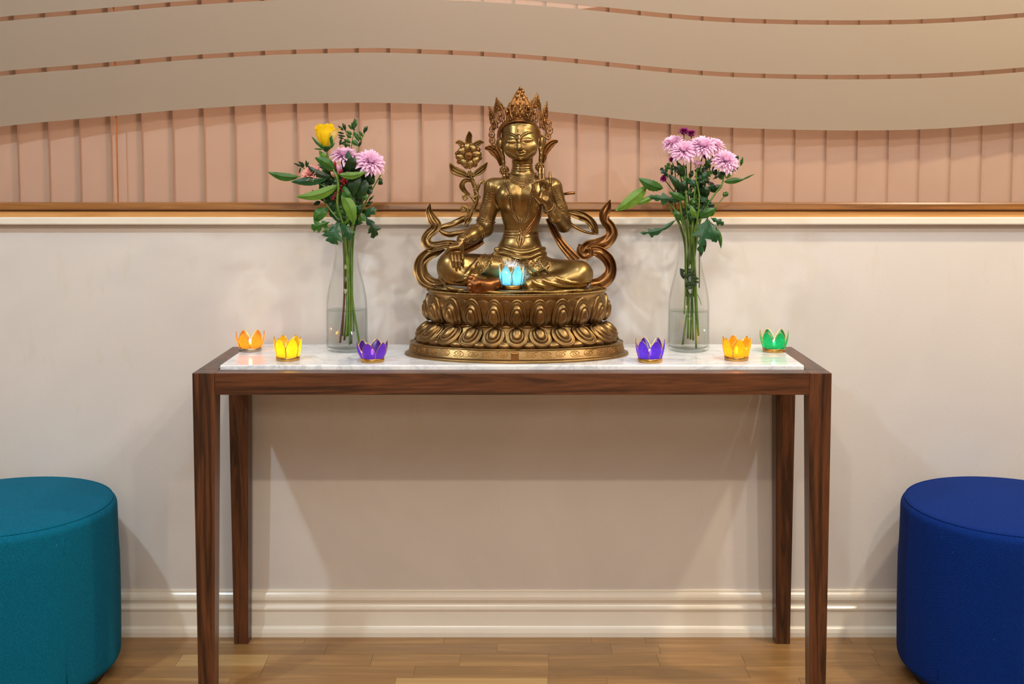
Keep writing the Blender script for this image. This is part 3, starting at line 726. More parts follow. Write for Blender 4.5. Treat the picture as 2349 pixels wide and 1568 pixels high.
# hands and foot: finer fields
hr_ = Field(S(1010, 632, 70)*[1, 0, 1]+[0, YS-110*px, 0], S(1080, 535, 70)*[1, 0, 1]+[0, YS-50*px, 0], .0008)
hr_.cone(S(1062, 549, 72), S(1054, 560, 82), 10.5*px, 10*px, .004)
hr_.ell(S(1048, 572, 86), (16.5*px, 7.5*px, 17*px), .006); hr_.ell(S(1040, 570, 88), (8*px, 7*px, 10*px), .004)
hr_.ell(S(1048, 571, 97), (7*px, 4.5*px, 8*px), .004, True)
for a, b, r in (((1036, 583, 87), (1040.5, 620, 90), 4.3), ((1043.5, 584, 88), (1047.5, 622, 92), 4.5), ((1052, 584, 88), (1055, 620, 91), 4.4), ((1060.5, 580, 86), (1063, 611.5, 88), 3.9)):
    a = np.array(a, float); b = np.array(b, float); m1 = a+(b-a)*.42+[0, 0, 1.5]; m2 = a+(b-a)*.74+[0, 0, 1]
    hr_.cone(S(*a), S(*m1), r*px, r*.95*px, .002); hr_.cone(S(*m1), S(*m2), r*.93*px, r*.84*px, .001); hr_.cone(S(*m2), S(*b), r*.84*px, r*.62*px, .001)
    for m in (m1, m2): hr_.cone(S(m[0]-5, m[1], m[2]+r+.6), S(m[0]+5, m[1], m[2]+r+.6), .7*px, .7*px, .0004, True)
hr_.cone(S(1050, 566, 92), S(1033, 569, 96), 6.4*px, 5.8*px, .004); hr_.cone(S(1033, 569, 96), S(1023, 580, 95), 5.6*px, 4*px, .003)
hr_.chain(on(hr_, [(1038, 578), (1046, 575), (1056, 576)], -.0003, 8), .7*px, .0003, True)
hl_ = Field(S(1212, 488, 60)*[1, 0, 1]+[0, YS-112*px, 0], S(1280, 378, 60)*[1, 0, 1]+[0, YS-44*px, 0], .0008)
hl_.cone(S(1259, 476, 66), S(1254, 462, 72), 11*px, 11*px, .004); hl_.ell(S(1251, 447, 74), (15.5*px, 8*px, 20*px), .006); hl_.ell(S(1241, 455, 78), (9*px, 8*px, 11*px), .004)
hl_.ell(S(1250, 446, 85), (8*px, 5*px, 10*px), .004, True)
def finger(F_, P, r, k=.002):
    P = SP_(P); r = np.interp(np.linspace(0, 1, len(P)), np.linspace(0, 1, len(r)), r)*px
    for i in range(len(P)-1): F_.cone(P[i], P[i+1], r[i], r[i+1], k if i == 0 else .001)
finger(hl_, [(1242, 430, 72), (1239, 412, 74), (1238, 398, 72), (1239, 386, 69)], [4.4, 4.1, 3.5, 2.8])
finger(hl_, [(1249, 430, 70), (1247, 412, 69), (1246, 398, 67), (1246.5, 387, 65)], [4.4, 4.1, 3.5, 2.8])
finger(hl_, [(1262, 438, 70), (1262.5, 420, 70), (1262, 408, 69), (1261.5, 396, 67)], [4.2, 3.9, 3.4, 2.7])
finger(hl_, [(1255, 434, 76), (1253, 419, 84), (1243, 413, 92), (1232, 415, 96), (1223, 421, 96)], [4.6, 4.3, 4.0, 3.5, 2.8])
finger(hl_, [(1240, 462, 78), (1229, 450, 88), (1224, 436, 94), (1222, 422, 96)], [6.5, 5.4, 4.4, 3.0], .004)
ft_ = Field(S(1062, 690, 110)*[1, 0, 1]+[0, YS-152*px, 0], S(1150, 622, 110)*[1, 0, 1]+[0, YS-76*px, 0], .0009)
ft_.cone(S(1136, 650, 98), S(1118, 655, 106), 15*px, 14.5*px, .006); ft_.cone(S(1118, 656, 108), S(1092, 654, 122), 15*px, 17*px, .006); ft_.cone(S(1124, 662, 110), S(1092, 666, 122), 11*px, 12*px, .006)
ft_.ell(S(1106, 662, 137), (16*px, 5*px, 9*px), .006, True)
for (a, b), r in zip((((1090, 642, 124), (1079, 637, 126)), ((1088, 649, 127), (1076.5, 645.5, 129)), ((1088, 656, 128), (1077, 653.5, 131)), ((1088, 663, 128), (1077.5, 661, 131)), ((1090, 669, 126), (1080, 669.5, 128))), (6.6, 4.9, 4.7, 4.4, 4.2)):
    ft_.cone(S(*a), S(*b), r*px*1.05, r*px, .0025); ft_.ell(S(*b), (r*px*1.15,)*3, .0008)
np_object('hand', [hr_.mesh()], 'brass', st); np_object('hand', [hl_.mesh()], 'brass', st)
ft_o = np_object('foot', [ft_.mesh()], 'copper_brown', st)

# ---- head field
head = Field(S(1135, 406, 0)*[1, 0, 1]+[0, YS-72*px, 0], S(1252, 212, 0)*[1, 0, 1]+[0, YS+60*px, 0], .0008)
def tabrow(py, cx, hw, hd, d): c = S(cx, py, d); return (c[2], c[0], c[1], hw*px, hd*px)
rows_n = []
for py in range(356, 404, 1):
    r0 = 24.6+max(0, (py-384))*.3; g_ = sum(math.exp(-((py-q)/1.1)**2) for q in (376.5, 382, 387.2, 392.6)); rows_n.append(tabrow(py, 1198.3, r0-1.9*g_, r0-2.5-1.3*g_, -5))
head.loft(rows_n)
head.ell(S(1193, 306, -6), (43.5*px, 46*px, 46*px)); head.ell(S(1193, 326, 8), (42.5*px, 40*px, 37*px), .006); head.ell(S(1194.5, 343.5, 18), (37.5*px, 31*px, 24.5*px), .006)
head.ell(S(1195.5, 358.5, 37), (12*px, 10*px, 9*px), .009)
head.ell(S(1168, 338, 35), (13*px, 10*px, 13*px), .010); head.ell(S(1221, 336, 35), (12*px, 10*px, 13*px), .010)
# sockets, brows
for cx, cy in ((1172.5, 321.5), (1210.5, 319.5)): head.ell(S(cx, cy, 54), (13*px, 7.5*px, 8*px), .005, True)
def ridge(pts, r, k, sub=False, off=0., n=18, prof_=(.5, 1, .5)):
    P = on(head, pts, off, n); head.chain(P, [q*r*px for q in prof_], k, sub)
# nose
head.chain(SP_([(1189.5, 312, 45), (1190, 322, 50), (1190.5, 332, 56), (1191, 338.5, 59)]), [2.6*px, 3*px, 4*px, 5.2*px], .0035)
head.ell(S(1185.6, 340.4, 52), (4.2*px, 4.5*px, 3.0*px), .0030); head.ell(S(1196.4, 340, 52), (4.0*px, 4.5*px, 3.0*px), .0030)
for cx in (1186.8, 1194.6): head.ell(S(cx, 343.4, 54.5), (1.5*px, 2*px, .9*px), .0006, True)
ridge([(1153, 308.5), (1160, 306), (1168, 306.5), (1176, 309.5), (1182, 313), (1187, 318)], 1.7, .0018, prof_=(.5, 1, 1.1)); ridge([(1194, 317), (1198, 311.5), (1205, 306.5), (1213, 303.5), (1220, 302.8), (1226, 304)], 1.7, .0018, prof_=(1.1, 1, .5))
ridge([(1155, 311), (1168, 309.5), (1178, 313.5), (1184, 319)], .6, .0004, True, -.0003); ridge([(1197, 317), (1205, 310.5), (1214, 306.8), (1224, 307)], .6, .0004, True, -.0003)
# closed eyelids
for cx, cy, tl in ((1173, 324.5, .05), (1210.5, 321.5, -.09)):
    y = head.front(*S(cx, cy, 40)[[0, 2]]); p = S(cx, cy, 40); p[1] = y+.0022; head.ell(p, (11.5*px, 5.4*px, 5.8*px), .0026)
ridge([(1161, 326), (1166, 328.8), (1173, 330), (1180, 329), (1184.5, 328)], .95, .0005, True, -.0002); ridge([(1199, 324), (1204, 326.5), (1211, 327), (1218, 325), (1222, 322)], .95, .0005, True, -.0002)
ridge([(1160, 323), (1166, 318.6), (1173, 317.4), (1180, 319.6), (1184, 323.5)], .55, .0004, True, -.0001); ridge([(1199, 320.5), (1204, 316.6), (1211, 314.6), (1218, 316), (1223, 319.5)], .55, .0004, True, -.0001)
# mouth
ridge([(1184.5, 350.2), (1188, 348), (1192, 346.8), (1195, 348), (1198, 346.6), (1202, 347.4), (1207, 349.6)], 1.9, .0012, prof_=(.4, 1, 1, .4)); ridge([(1187, 352.6), (1191, 354), (1195.5, 354.8), (1200, 353.6), (1205, 351.8)], 2.3, .0012, prof_=(.4, 1, .4))
ridge([(1183.5, 350), (1189, 350.4), (1195.4, 351), (1201, 350), (1207, 348.8)], .85, .0004, True, -.0008)
ridge([(1191, 359.2), (1196, 359.8), (1201, 359)], .8, .002, True, -.0002)
# urna and scalloped hair line
ridge([(1188, 297), (1191, 301), (1188.3, 305.5), (1185.4, 301), (1188, 297)], .7, .0004); p = on(head, [(1188.2, 301)], 0, None, False)[0]; head.ell(p, (1.6*px,)*3, .0006)
ridge([(1156, 296), (1160, 291), (1166, 287.5), (1170, 288.5), (1173, 285.5), (1179, 286.5), (1184, 285.5), (1188, 282.5), (1193, 286), (1199, 285), (1204, 287), (1208, 286), (1214, 289), (1219, 293), (1224, 300), (1230, 312)], .55, .0004, True, -.0001, 46)
ridge([(1151, 312), (1149.8, 325), (1153, 338)], .6, .0004, True, -.0001); 
# ears with long lobes
for sgn, P, lob in ((-1, [(1152, 318), (1146, 317), (1140.5, 323), (1140, 333), (1145, 343), (1151, 349), (1154, 342), (1152, 332)], [(1151, 346), (1154, 360), (1155, 372), (1155, 384)]),
                    (1, [(1237, 314), (1243, 311), (1250, 315), (1252, 325), (1247, 336), (1240, 343), (1237, 338), (1238, 326)], [(1239, 340), (1241, 352), (1240, 364), (1239, 374)])):
    head.chain(SP_([(a, b, 2-abs(i-4)) for i, (a, b) in enumerate(spline(np.array([(a, b, 0) for a, b in P]), 20)[:, :2])]), 1.9*px, .001)
    m = np.mean(P, 0); head.ell(S(m[0], m[1], -3), (6*px, 3*px, 13*px), .002); head.chain(SP_([(a, b, -1) for a, b in lob]), [4.5*px, 4*px], .002)
headV = head.mesh()
np_object('figure', [bodyV, headV], 'brass_bright', st)

# ---- crown
mb = MB()
band = [(1143, 318), (1144, 303), (1149, 291), (1158, 281), (1172, 275), (1188, 272.5), (1204, 273.5), (1218, 279), (1229, 288), (1236, 300), (1239, 316)]
def band_d(a): return 37-62*((a-1191)/48.)**2*.62
bp = spline(np.array([(a, b, 0) for a, b in band]), 60)
P = SP_([(a, b, band_d(a)) for a, b, _ in bp]); tube(mb, P, 3.4*px, 8)
P2 = SP_([(a+(1191-a)*.05, b+(330-b)*.07, band_d(a)+1) for a, b, _ in bp]); tube(mb, P2, 3.0*px, 8)
P3 = SP_([(a-(1191-a)*.02, b-(330-b)*.04, band_d(a)+3) for a, b, _ in spline(np.array([(a, b, 0) for a, b in band]), 70)])
for q in P3: ball(mb, q, 1.5*px, None, 6, 4)
crown = mb.build('crown', 'brass_brown', st)
def crown_leaf(base, tip, hw, d0, d1, yaw, seed, par=None):
    """pierced flame shaped leaf: rim, inner rim, buds, scrolls, backing"""
    rr = random.Random(seed); b = S(*base, d0); t = S(*tip, d1); ax = t-b; Ln = np.linalg.norm(ax); ax /= Ln
    side = np.array([math.cos(yaw), math.sin(yaw), 0]); side -= ax*np.dot(side, ax); side /= np.linalg.norm(side); nrm = np.cross(side, ax); nrm *= -1 if nrm[1] > 0 else 1
    Wd = hw*px; mb = MB()
    def pt(u, v, h=0): return b+ax*(v*Ln)+side*(u*Wd)+nrm*(h*px)
    def out(v): return math.sin(PI*min(1, (v*.86+.14))**.80)**.75*(1 if v < .55 else (1-((v-.55)/.45)**1.6*.75)) if v < 1 else 0
    for s in (-1, 1):
        tube(mb, [pt(s*out(v), v, 0) for v in np.linspace(0, 1, 16)], [1.6*px, 1.9*px, 1.3*px], 6)
        tube(mb, [pt(s*out(v)*.62, v, 1.5) for v in np.linspace(.12, .86, 12)], 1.1*px, 5)
        for v in (.16, .34, .52, .68):                               # crockets on the rim
            c = pt(s*out(v)*1.05, v, .5); ball(mb, c, 2.0*px, None, 6, 5)
        for v in (.2, .42):                                          # scrolls inside
            pts = [pt(s*(.38+.26*(1-q)*math.cos(q*8)), v+.10*(1-q)*math.sin(q*8), 2) for q in np.linspace(0, 1, 12)]; tube(mb, pts, .9*px, 5)
    # solid upper leaf plate
    V = []; n = 9
    for v in np.linspace(.46, .99, n):
        for u in (-.9, -.45, 0, .45, .9): V.append(pt(u*out(v), v, 1.8*(1-abs(u))))
    mb.add(V, [q[::-1] for q in grid_faces(n, 5)]); mb.add(np.array(V)-nrm*1.6*px, grid_faces(n, 5))
    ball(mb, pt(0, .30, 2.5), (3.6*px, 3*px, 5.2*px), None, 8, 8); ball(mb, pt(0, .52, 3), (2.6*px, 2.4*px, 4*px), None, 8, 6); ball(mb, pt(0, .08, 2.5), 3.0*px, None, 8, 6); ball(mb, pt(0, .70, 2.5), 1.8*px, None, 6, 5)
    for u, v in ((-.4, .12), (.4, .12), (-.35, .62), (.35, .62)): ball(mb, pt(u, v, 2), 1.9*px, None, 6, 5)
    for u in (-.45, 0, .45): tube(mb, [pt(u, 0, 0), pt(u*.6, .35, .6)], 1.1*px, 5)
    o = mb.build('crown_leaf', 'brass_brown', par or crown); return o
crown_leaf((1138, 296), (1122, 244), 13, -2, -10, -1.0, 1); crown_leaf((1153, 281), (1138.5, 223.5), 15, 20, 16, -.55, 2)
crown_leaf((1193, 274), (1193.5, 201), 23, 41, 34, 0, 3); crown_leaf((1222, 279), (1233, 213), 16, 26, 20, .5, 4); crown_leaf((1243, 296), (1255, 233), 14, -2, -8, 1.0, 5)
crown_leaf((1173, 277), (1168, 236), 8, 34, 30, -.2, 6); crown_leaf((1209, 277), (1212, 238), 8, 34, 30, .2, 7)
# hair piled behind the crown
mb = MB(); ball(mb, S(1193, 262, -6), (30*px, 28*px, 26*px), None, 20, 14); ball(mb, S(1193, 238, -6), (13*px, 13*px, 22*px), None, 18, 14); ball(mb, S(1194, 212, -6), (8*px, 8*px, 11*px), None, 12, 8)
for k in range(12):
    a = k*PI/6; tube(mb, [S(1193, 262, -6)+np.array([31*px*math.sin(a)*c_, -29*px*math.cos(a)*c_, z_*px]) for c_, z_ in ((1, 0), (.85, 18), (.50, 30), (.38, 42), (.2, 50))], 3*px, 6, 12)
mb.build('topknot', 'brass_dark', st)
# centre finial cluster
mb = MB()
for a, b, r in ((1188, 212, 4), (1199, 210, 4.5), (1194, 203, 4), (1197, 217, 5), (1186, 222, 5), (1201, 226, 5), (1168, 248, 4.5), (1163, 257, 4.5), (1175, 240, 4), (1212, 246, 5), (1217, 256, 4.5), (1193, 228, 4)): ball(mb, S(a, b, 36), (r*px, r*px*.8, r*px*1.2), None, 8, 6)
mb.build('finial_cluster', 'brass_brown', crown)
# side rosettes and fan ribbons beside the head
def scroll_pts(c, r0, turns, a0, sgn, d, n=22): return [S(c[0]+r0*(1-q*.85)*math.cos(a0+sgn*turns*2*PI*q), c[1]+r0*(1-q*.85)*math.sin(a0+sgn*turns*2*PI*q), d) for q in np.linspace(0, 1, n)]
mb = MB()
for c, r in (((1129, 296), 6), ((1128, 309), 6.5), ((1129, 322), 6.5), ((1132, 334), 5), ((1257, 284), 8), ((1260, 299), 8), ((1257, 312), 6.5), ((1248, 272), 6)):
    tube(mb, scroll_pts(c, r, 1.2, random.random()*6, 1, -4), 1.5*px, 6); ball(mb, S(c[0], c[1], -3), 2.2*px, None, 7, 5); tube(mb, [S(c[0]+r*math.cos(a), c[1]+r*math.sin(a)*1.2, -5) for a in np.linspace(0, 2*PI, 16)], 1.3*px, 5)
mb.build('crown_rosette', 'brass_brown', crown)

def ribbon(pts, widths, mat, par, name='ribbon', pleats=3, thick=2.2, n=60, amp=1.6, twist=0., lab=None):
    """pleated strip with raised edges; points are photograph px, px, depth px; widths in px"""
    C = spline(np.array(pts, float), n); Wd = np.interp(np.linspace(0, 1, n), np.linspace(0, 1, len(widths)), widths)
    T = np.gradient(C[:, :2], axis=0); T /= np.linalg.norm(T, axis=1)[:, None]+1e-9; Nn = np.stack([-T[:, 1], T[:, 0]], 1); m = 21; V = []
    for s in (0, 1):
        for i in range(n):
            for j in range(m):
                u = j/(m-1)*2-1
                if s: u = u*.96
                dep = amp*math.cos(u*PI*pleats)*(1-.3*abs(u))+2.0*math.exp(-((abs(u)-.92)*14)**2)+twist*u*Wd[i]*.35*math.sin(i/n*PI*3)
                q = (C[i, 0]+Nn[i, 0]*u*Wd[i]/2, C[i, 1]+Nn[i, 1]*u*Wd[i]/2, C[i, 2]+dep*(1 if Wd[i] > 6 else .3)-s*thick); V.append(S(*q))
    f = [q[::-1] for q in grid_faces(n, m)]+grid_faces(n, m, off=n*m)
    for i in range(n-1):
        for j in (0, m-1): a = i*m+j; f.append((a, a+m, a+m+n*m, a+n*m))
    for i in (0, n-1):
        for j in range(m-1): a = i*m+j; f.append((a, a+1, a+1+n*m, a+n*m))
    o = MB().add(V, f).build(name, mat, par)
    if lab: o['label'] = lab
    return o
ribbon([(1150, 380, -8), (1144, 362, -8), (1135, 348, -9), (1124, 340, -10), (1112, 340, -10)], [8, 14, 22, 18, 5], 'brass_brown', st, 'head_ribbon', 3)
ribbon([(1243, 378, -8), (1247, 358, -8), (1254, 340, -9), (1266, 328, -10), (1280, 323, -10)], [8, 12, 22, 18, 6], 'brass_brown', st, 'head_ribbon', 3)
ribbon([(1246, 374, -10), (1251, 360, -10), (1251, 345, -10), (1255, 335, -10)], [5, 7, 5, 5], 'brass_brown', st, 'head_ribbon', 1)
# earrings
def rosette(mb, c, d, r, tail, sd=0):
    rr = random.Random(sd); c = np.array(c, float)
    for ring, nn, rb in ((0, 1, .34), (.55, 8, .24), (.95, 12, .18)):
        for k in range(nn): a = 2*PI*k/nn; ball(mb, S(c[0]+r*ring*math.cos(a), c[1]+r*ring*math.sin(a), d+2*(1-ring)), r*rb*px, None, 7, 5)
    tube(mb, [S(c[0]+r*math.cos(a), c[1]+r*math.sin(a), d-1) for a in np.linspace(0, 2*PI, 20)], 1.3*px, 6); ball(mb, S(c[0], c[1], d-2), (r*px, 2.5*px, r*px), None, 14, 8)
    if tail:
        for q in range(5): ball(mb, S(c[0]-.3*q, c[1]+r+2+q*2.2, d), (r*.55-q*.9)*px, None, 7, 5)
for c, r, d in (((1157, 391), 10.5, 14), ((1238, 383), 10, 16)):
    mb = MB(); rosette(mb, c, d, r, True); mb.build('earring', 'brass', st)
mb = MB(); tube(mb, SP_([(1243, 380, 24), (1246, 392, 26), (1243, 408, 30), (1236, 418, 30)]), 2*px, 6, 14); tube(mb, SP_([(1240, 380, 24), (1239, 392, 26), (1237, 405, 28)]), 1.8*px, 6, 12); mb.build('earring_pendant', 'brass_brown', st)

# ---- necklaces and chest jewellery laid on the body
def beads(mb, P, r, step, jitter=0.):
    P = np.asarray(P); s = np.concatenate([[0], np.cumsum(np.linalg.norm(np.diff(P, axis=0), axis=1))])
    for q in np.arange(0, s[-1], step): ball(mb, [np.interp(q, s, P[:, k]) for k in range(3)], r*(1+random.uniform(-jitter, jitter)), None, 6, 5)
both = Field(body.lo, body.lo+body.n*body.vox, body.vox); both.d = body.d
mb = MB()
for k, (dy, r, st_) in enumerate(((0, 1.5, 2.2), (3.2, 1.1, 2.0), (6.5, 1.9, 2.9), (10, 1.5, 2.6), (13.5, 1.9, 3.2), (17, 1.4, 2.4))):
    pts = [(1163+k*2.2, 396+dy*.5), (1172, 402+dy*.8), (1186, 406.5+dy*.95), (1198, 408+dy*1.12), (1211, 406+dy*.95), (1223, 401+dy*.8), (1231-k*1.5, 396+dy*.5)]
    P = on(both, pts, .0006, 36); 
    if k in (0, 5): tube(mb, P, 1.1*px, 6)
    beads(mb, P, r*px, st_*px, .2)
for t in ((1198, 431), (1194, 428), (1202, 428)): ball(mb, on(both, [t], .001, None, False)[0], 2.2*px, None, 8, 6)
V = []                                                                # collar plate under the beads
rows_ = [on(both, [(1164+k*2, 397+dy*.5), (1172, 402+dy*.8), (1186, 406.5+dy*.95), (1198, 408+dy*1.12), (1211, 406+dy*.95), (1223, 401+dy*.8), (1231-k*1.5, 397+dy*.5)], .0006, 24) for k, dy in enumerate((0, 6, 12, 18))]
mb.add(np.array(rows_), grid_faces(4, 24)[::1]); mb.build('collar_necklace', 'brass', st)
def surf_band(pts, width, mat, name, pleats=3, off=.0012, n=50, m=11, par=st, amp=.8):
    C = spline(np.array([(a, b, 0) for a, b in pts], float), n)[:, :2]; T = np.gradient(C, axis=0); T /= np.linalg.norm(T, axis=1)[:, None]; Nn = np.stack([-T[:, 1], T[:, 0]], 1)
    Wd = np.interp(np.linspace(0, 1, n), np.linspace(0, 1, len(np.atleast_1d(width))), np.atleast_1d(width)); G = np.zeros((n, m, 3))
    for j in range(m):
        u = j/(m-1)*2-1; P = on(both, [(C[i, 0]+Nn[i, 0]*u*Wd[i]/2, C[i, 1]+Nn[i, 1]*u*Wd[i]/2) for i in range(n)], off+amp*px*math.cos(u*PI*pleats)-(.0016 if abs(u) > .99 else 0)); G[:, j] = P
    return MB().add(G, [q[::-1] for q in grid_faces(n, m)]).build(name, mat, par)
surf_band([(1159, 414), (1164, 428), (1168, 442), (1172, 454), (1175, 475), (1179, 490), (1187, 502), (1196, 507), (1206, 502), (1213, 489), (1216, 470), (1218, 450), (1221, 434)], 13, 'brass', 'long_necklace', 5, .0010, 90, 21)
for dx, nm in ((0, 'long_necklace'), (6, 'long_necklace'), (11, 'long_necklace')):
    mb = MB(); pts = [(1153+dx, 411), (1158+dx*.9, 425), (1163+dx*.8, 440), (1167+dx*.8, 452), (1170+dx*.7, 475), (1175+dx*.6, 492-dx*.5), (1184+dx*.4, 506-dx*.6), (1196, 512-dx*.8), (1208-dx*.4, 507-dx*.6), (1217-dx*.6, 492-dx*.5), (1220-dx*.7, 470), (1222-dx*.7, 450), (1225-dx*.6, 432)]
    P = on(both, pts, .0008, 90); tube(mb, P, (1.5 if dx != 6 else .8)*px, 6); beads(mb, P, (1.2 if dx != 6 else 1.9)*px, (3.4 if dx != 6 else 3.0)*px)
    if dx == 6:
        for c in ((1167, 451), (1221, 451), (1196, 507)):
            q = on(both, [c], .002, None, False)[0]
            for a in range(7): ball(mb, q+np.array([4.6*px*math.cos(a*2*PI/7), 0, 4.6*px*math.sin(a*2*PI/7)]), 2.2*px, None, 7, 5)
            ball(mb, q-np.array([0, .0012, 0]), 3*px, None, 8, 6)
    mb.build(nm, 'brass', st)
# sash across the body and knotted at the waist
surf_band([(1240, 468), (1236, 490), (1228, 508), (1216, 524), (1204, 536), (1192, 541)], [8, 12, 14, 12, 9], 'brass_brown', 'sash', 3)
for yy in (529, 535.5, 542): 
    mb = MB(); P = on(both, [(1157, yy), (1165, yy+1.5), (1180, yy+2), (1192, yy+1)], .0006, 20); tube(mb, P, 2.6*px, 8); mb.build('waist_sash', 'brass', st)
mb = MB(); P = on(both, [(1196, 545), (1210, 544), (1224, 541), (1234, 538)], .0004, 16); tube(mb, P, 1.6*px, 6)
for pts in ([(1193, 525), (1196, 532), (1197, 540)], [(1197, 536), (1194, 550), (1192, 562), (1190, 568)], [(1190, 540), (1188, 552), (1192, 564)], [(1199, 540), (1200, 552), (1196, 562)]): tube(mb, on(both, pts, .0018, 12), [2.6*px, 3.2*px, 2*px], 7)
mb.build('sash_knot', 'brass', st)
# hip girdle beads and apron pendants
mb = MB(); beads(mb, on(both, [(1136, 577), (1152, 575.5), (1172, 581), (1192, 586.5), (1214, 585), (1234, 577), (1249, 575.5)], .0042, 60), 1.3*px, 2.6*px)
for a, b in ((1167, 599), (1174, 596), (1180, 602), (1187, 598), (1193, 603), (1171, 606), (1184, 609), (1160, 603), (1222, 597), (1228, 602), (1218, 603), (1224, 608), (1232, 597), (1212, 598), (1190, 611), (1177, 613), (1206, 602), (1147, 598), (1151, 606)): ball(mb, on(both, [(a, b)], .0015, None, False)[0], 2.7*px, None, 7, 5)
for t in np.linspace(0, 1, 7): tube(mb, on(both, [(1150+t*88, 592+3*math.sin(t*PI)), (1154+t*84, 602+4*math.sin(t*PI)), (1160+t*76, 612)], .0008, 8), 1.2*px, 5)
mb.build('girdle', 'brass_brown', st)
# decorated cloth panels: short-sleeve covering on the upper arms, hems on the thighs
for sd_ in (-1, 1):
  mb = MB()
  for x0, y0, x1, y1 in [q for q in ((1130, 440, 1114, 495), (1124, 436, 1106, 490), (1268, 436, 1290, 478), (1276, 432, 1294, 470)) if (q[0]-1200)*sd_ > 0]:
    for t in np.linspace(0, 1, 10):
        a = x0+(x1-x0)*t; b = y0+(y1-y0)*t; tube(mb, on(both, [(a+4*math.cos(q), b+3.4*math.sin(q)) for q in np.linspace(0, 5, 8)], .0002, 9, False), .8*px, 5)
  for pts in [q for q in ([(1121, 412), (1113, 440), (1106, 470), (1101, 498)], [(1135, 415), (1133, 440), (1129, 470), (1127, 505)], [(1122, 415), (1126, 440), (1116, 470), (1113, 500)], [(1262, 416), (1268, 440), (1280, 470), (1290, 492)], [(1282, 418), (1289, 440), (1295, 462)]) if (q[0][0]-1200)*sd_ > 0]:
    tube(mb, on(both, pts, .0004, 20), 1.3*px, 6)
  mb.build('sleeve_ornament', 'brass', st)
for sd_ in (-1, 1):
  mb = MB()
  for x0, y0, x1, y1 in [q for q in ((1096, 588, 1112, 622), (1104, 586, 1122, 616), (1114, 584, 1130, 612), (1232, 606, 1250, 598), (1240, 614, 1262, 602), (1130, 588, 1146, 592)) if (q[0]-1200)*sd_ > 0]:
    for t in np.linspace(0, 1, 7): a = x0+(x1-x0)*t; b = y0+(y1-y0)*t; tube(mb, on(both, [(a+3.6*math.cos(q), b+3*math.sin(q)) for q in np.linspace(0, 5, 8)], .0002, 9, False), .8*px, 5)
  for pts in [q for q in ([(1094, 586), (1100, 604), (1112, 624)], [(1098, 585), (1105, 604), (1117, 622)], [(1228, 612), (1244, 603), (1262, 598)], [(1234, 622), (1252, 610), (1268, 602)]) if (q[0][0]-1200)*sd_ > 0]: tube(mb, on(both, pts, .0003, 16), 1.0*px, 5)
  mb.build('skirt_ornament', 'brass', st)
# bracelets and armbands
def bracelet(c, axis, ra, rb, n_, nm, tr=1.9, gap=4.4, d_=0):
    mb = MB(); c = S(*c); ax = S(*axis)-c; ax /= np.linalg.norm(ax); e1 = np.cross(ax, [0, 0, 1.]); e1 /= np.linalg.norm(e1); e2 = np.cross(ax, e1)
    for k in range(n_):
        cc = c+ax*gap*px*k; rr = (ra+(rb-ra)*k/max(1, n_-1))*px
        tube(mb, [cc+e1*rr*math.cos(a)+e2*rr*math.sin(a) for a in np.linspace(0, 2*PI, 33)], tr*px, 7)
    mb.build(nm, 'brass', st)
bracelet((1059, 552, 76), (1082, 540, 40), 11.5, 13, 2, 'bracelet', 1.9, 5); bracelet((1258, 474, 67), (1275, 496, 40), 12.6, 14, 2, 'bracelet', 2, 5)
bracelet((1113, 512, -3), (1124, 478, -4), 20.8, 20.3, 3, 'armband', 2.2, 4.5); bracelet((1092, 535, 26), (1111, 524, 0), 18.6, 19.6, 2, 'armband', 1.2, 5); bracelet((1291, 505, 3), (1283, 478, 0), 18.4, 18.4, 2, 'armband', 1.8, 4)
mb = MB(); tube(mb, [on(ft_, [(1132, 640)], 0, None, False)[0], on(ft_, [(1138, 655)], 0, None, False)[0], on(ft_, [(1136, 668)], 0, None, False)[0]], 2*px, 6); mb.build('anklet', 'brass_bright', st)
# engraved marks on palm and sole
mb = MB()
for F_, cx, cy, r in ((hr_, 1049, 567, 3.4), (hl_, 1250, 444, 3.2), (ft_, 1108, 651, 4)):
    tube(mb, on(F_, [(cx+r*math.cos(a), cy+r*.8*math.sin(a)) for a in np.linspace(0, 2*PI, 12)], .0001, None, False), .55*px, 5); tube(mb, on(F_, [(cx-r*.5, cy), (cx+r*.5, cy)], .0001, 5, False), .9*px, 5)
mb.build('engraved_mark', 'brass_bright', st)

# ---- scarves floating beside the figure
ribbon([(987, 467, -14), (984, 484, -14), (992, 503, -12), (1000, 515, -12), (996, 526, -12), (983, 538, -10), (977, 552, -8), (986, 564, -4), (1003, 564, 0), (1024, 560, 4), (1048, 562, 0), (1070, 570, -4)], [2, 15, 24, 26, 22, 22, 24, 24, 22, 20, 20, 18], 'brass', st, 'scarf', 2, 2.4, 90, 1.6, .8)
ribbon([(1018, 566, -4), (1000, 576, -6), (982, 584, -8), (967, 600, -8), (965, 622, -6), (974, 641, -2), (994, 652, 4), (1018, 650, 14)], [16, 24, 27, 29, 32, 34, 30, 22], 'brass', st, 'scarf', 2, 2.6, 90, 2.2, .6)
ribbon([(1078, 496, -22), (1060, 504, -22), (1040, 514, -22), (1020, 520, -20), (1008, 524, -18)], [10, 16, 16, 14, 6], 'brass', st, 'scarf', 1, 2.2, 40, 1.4, .4)
ribbon([(1004, 522, -18), (1014, 532, -16), (1030, 538, -14), (1052, 534, -12), (1076, 528, -12)], [4, 12, 14, 14, 10], 'brass', st, 'scarf', 1, 2.2, 40, 1.2, .4)
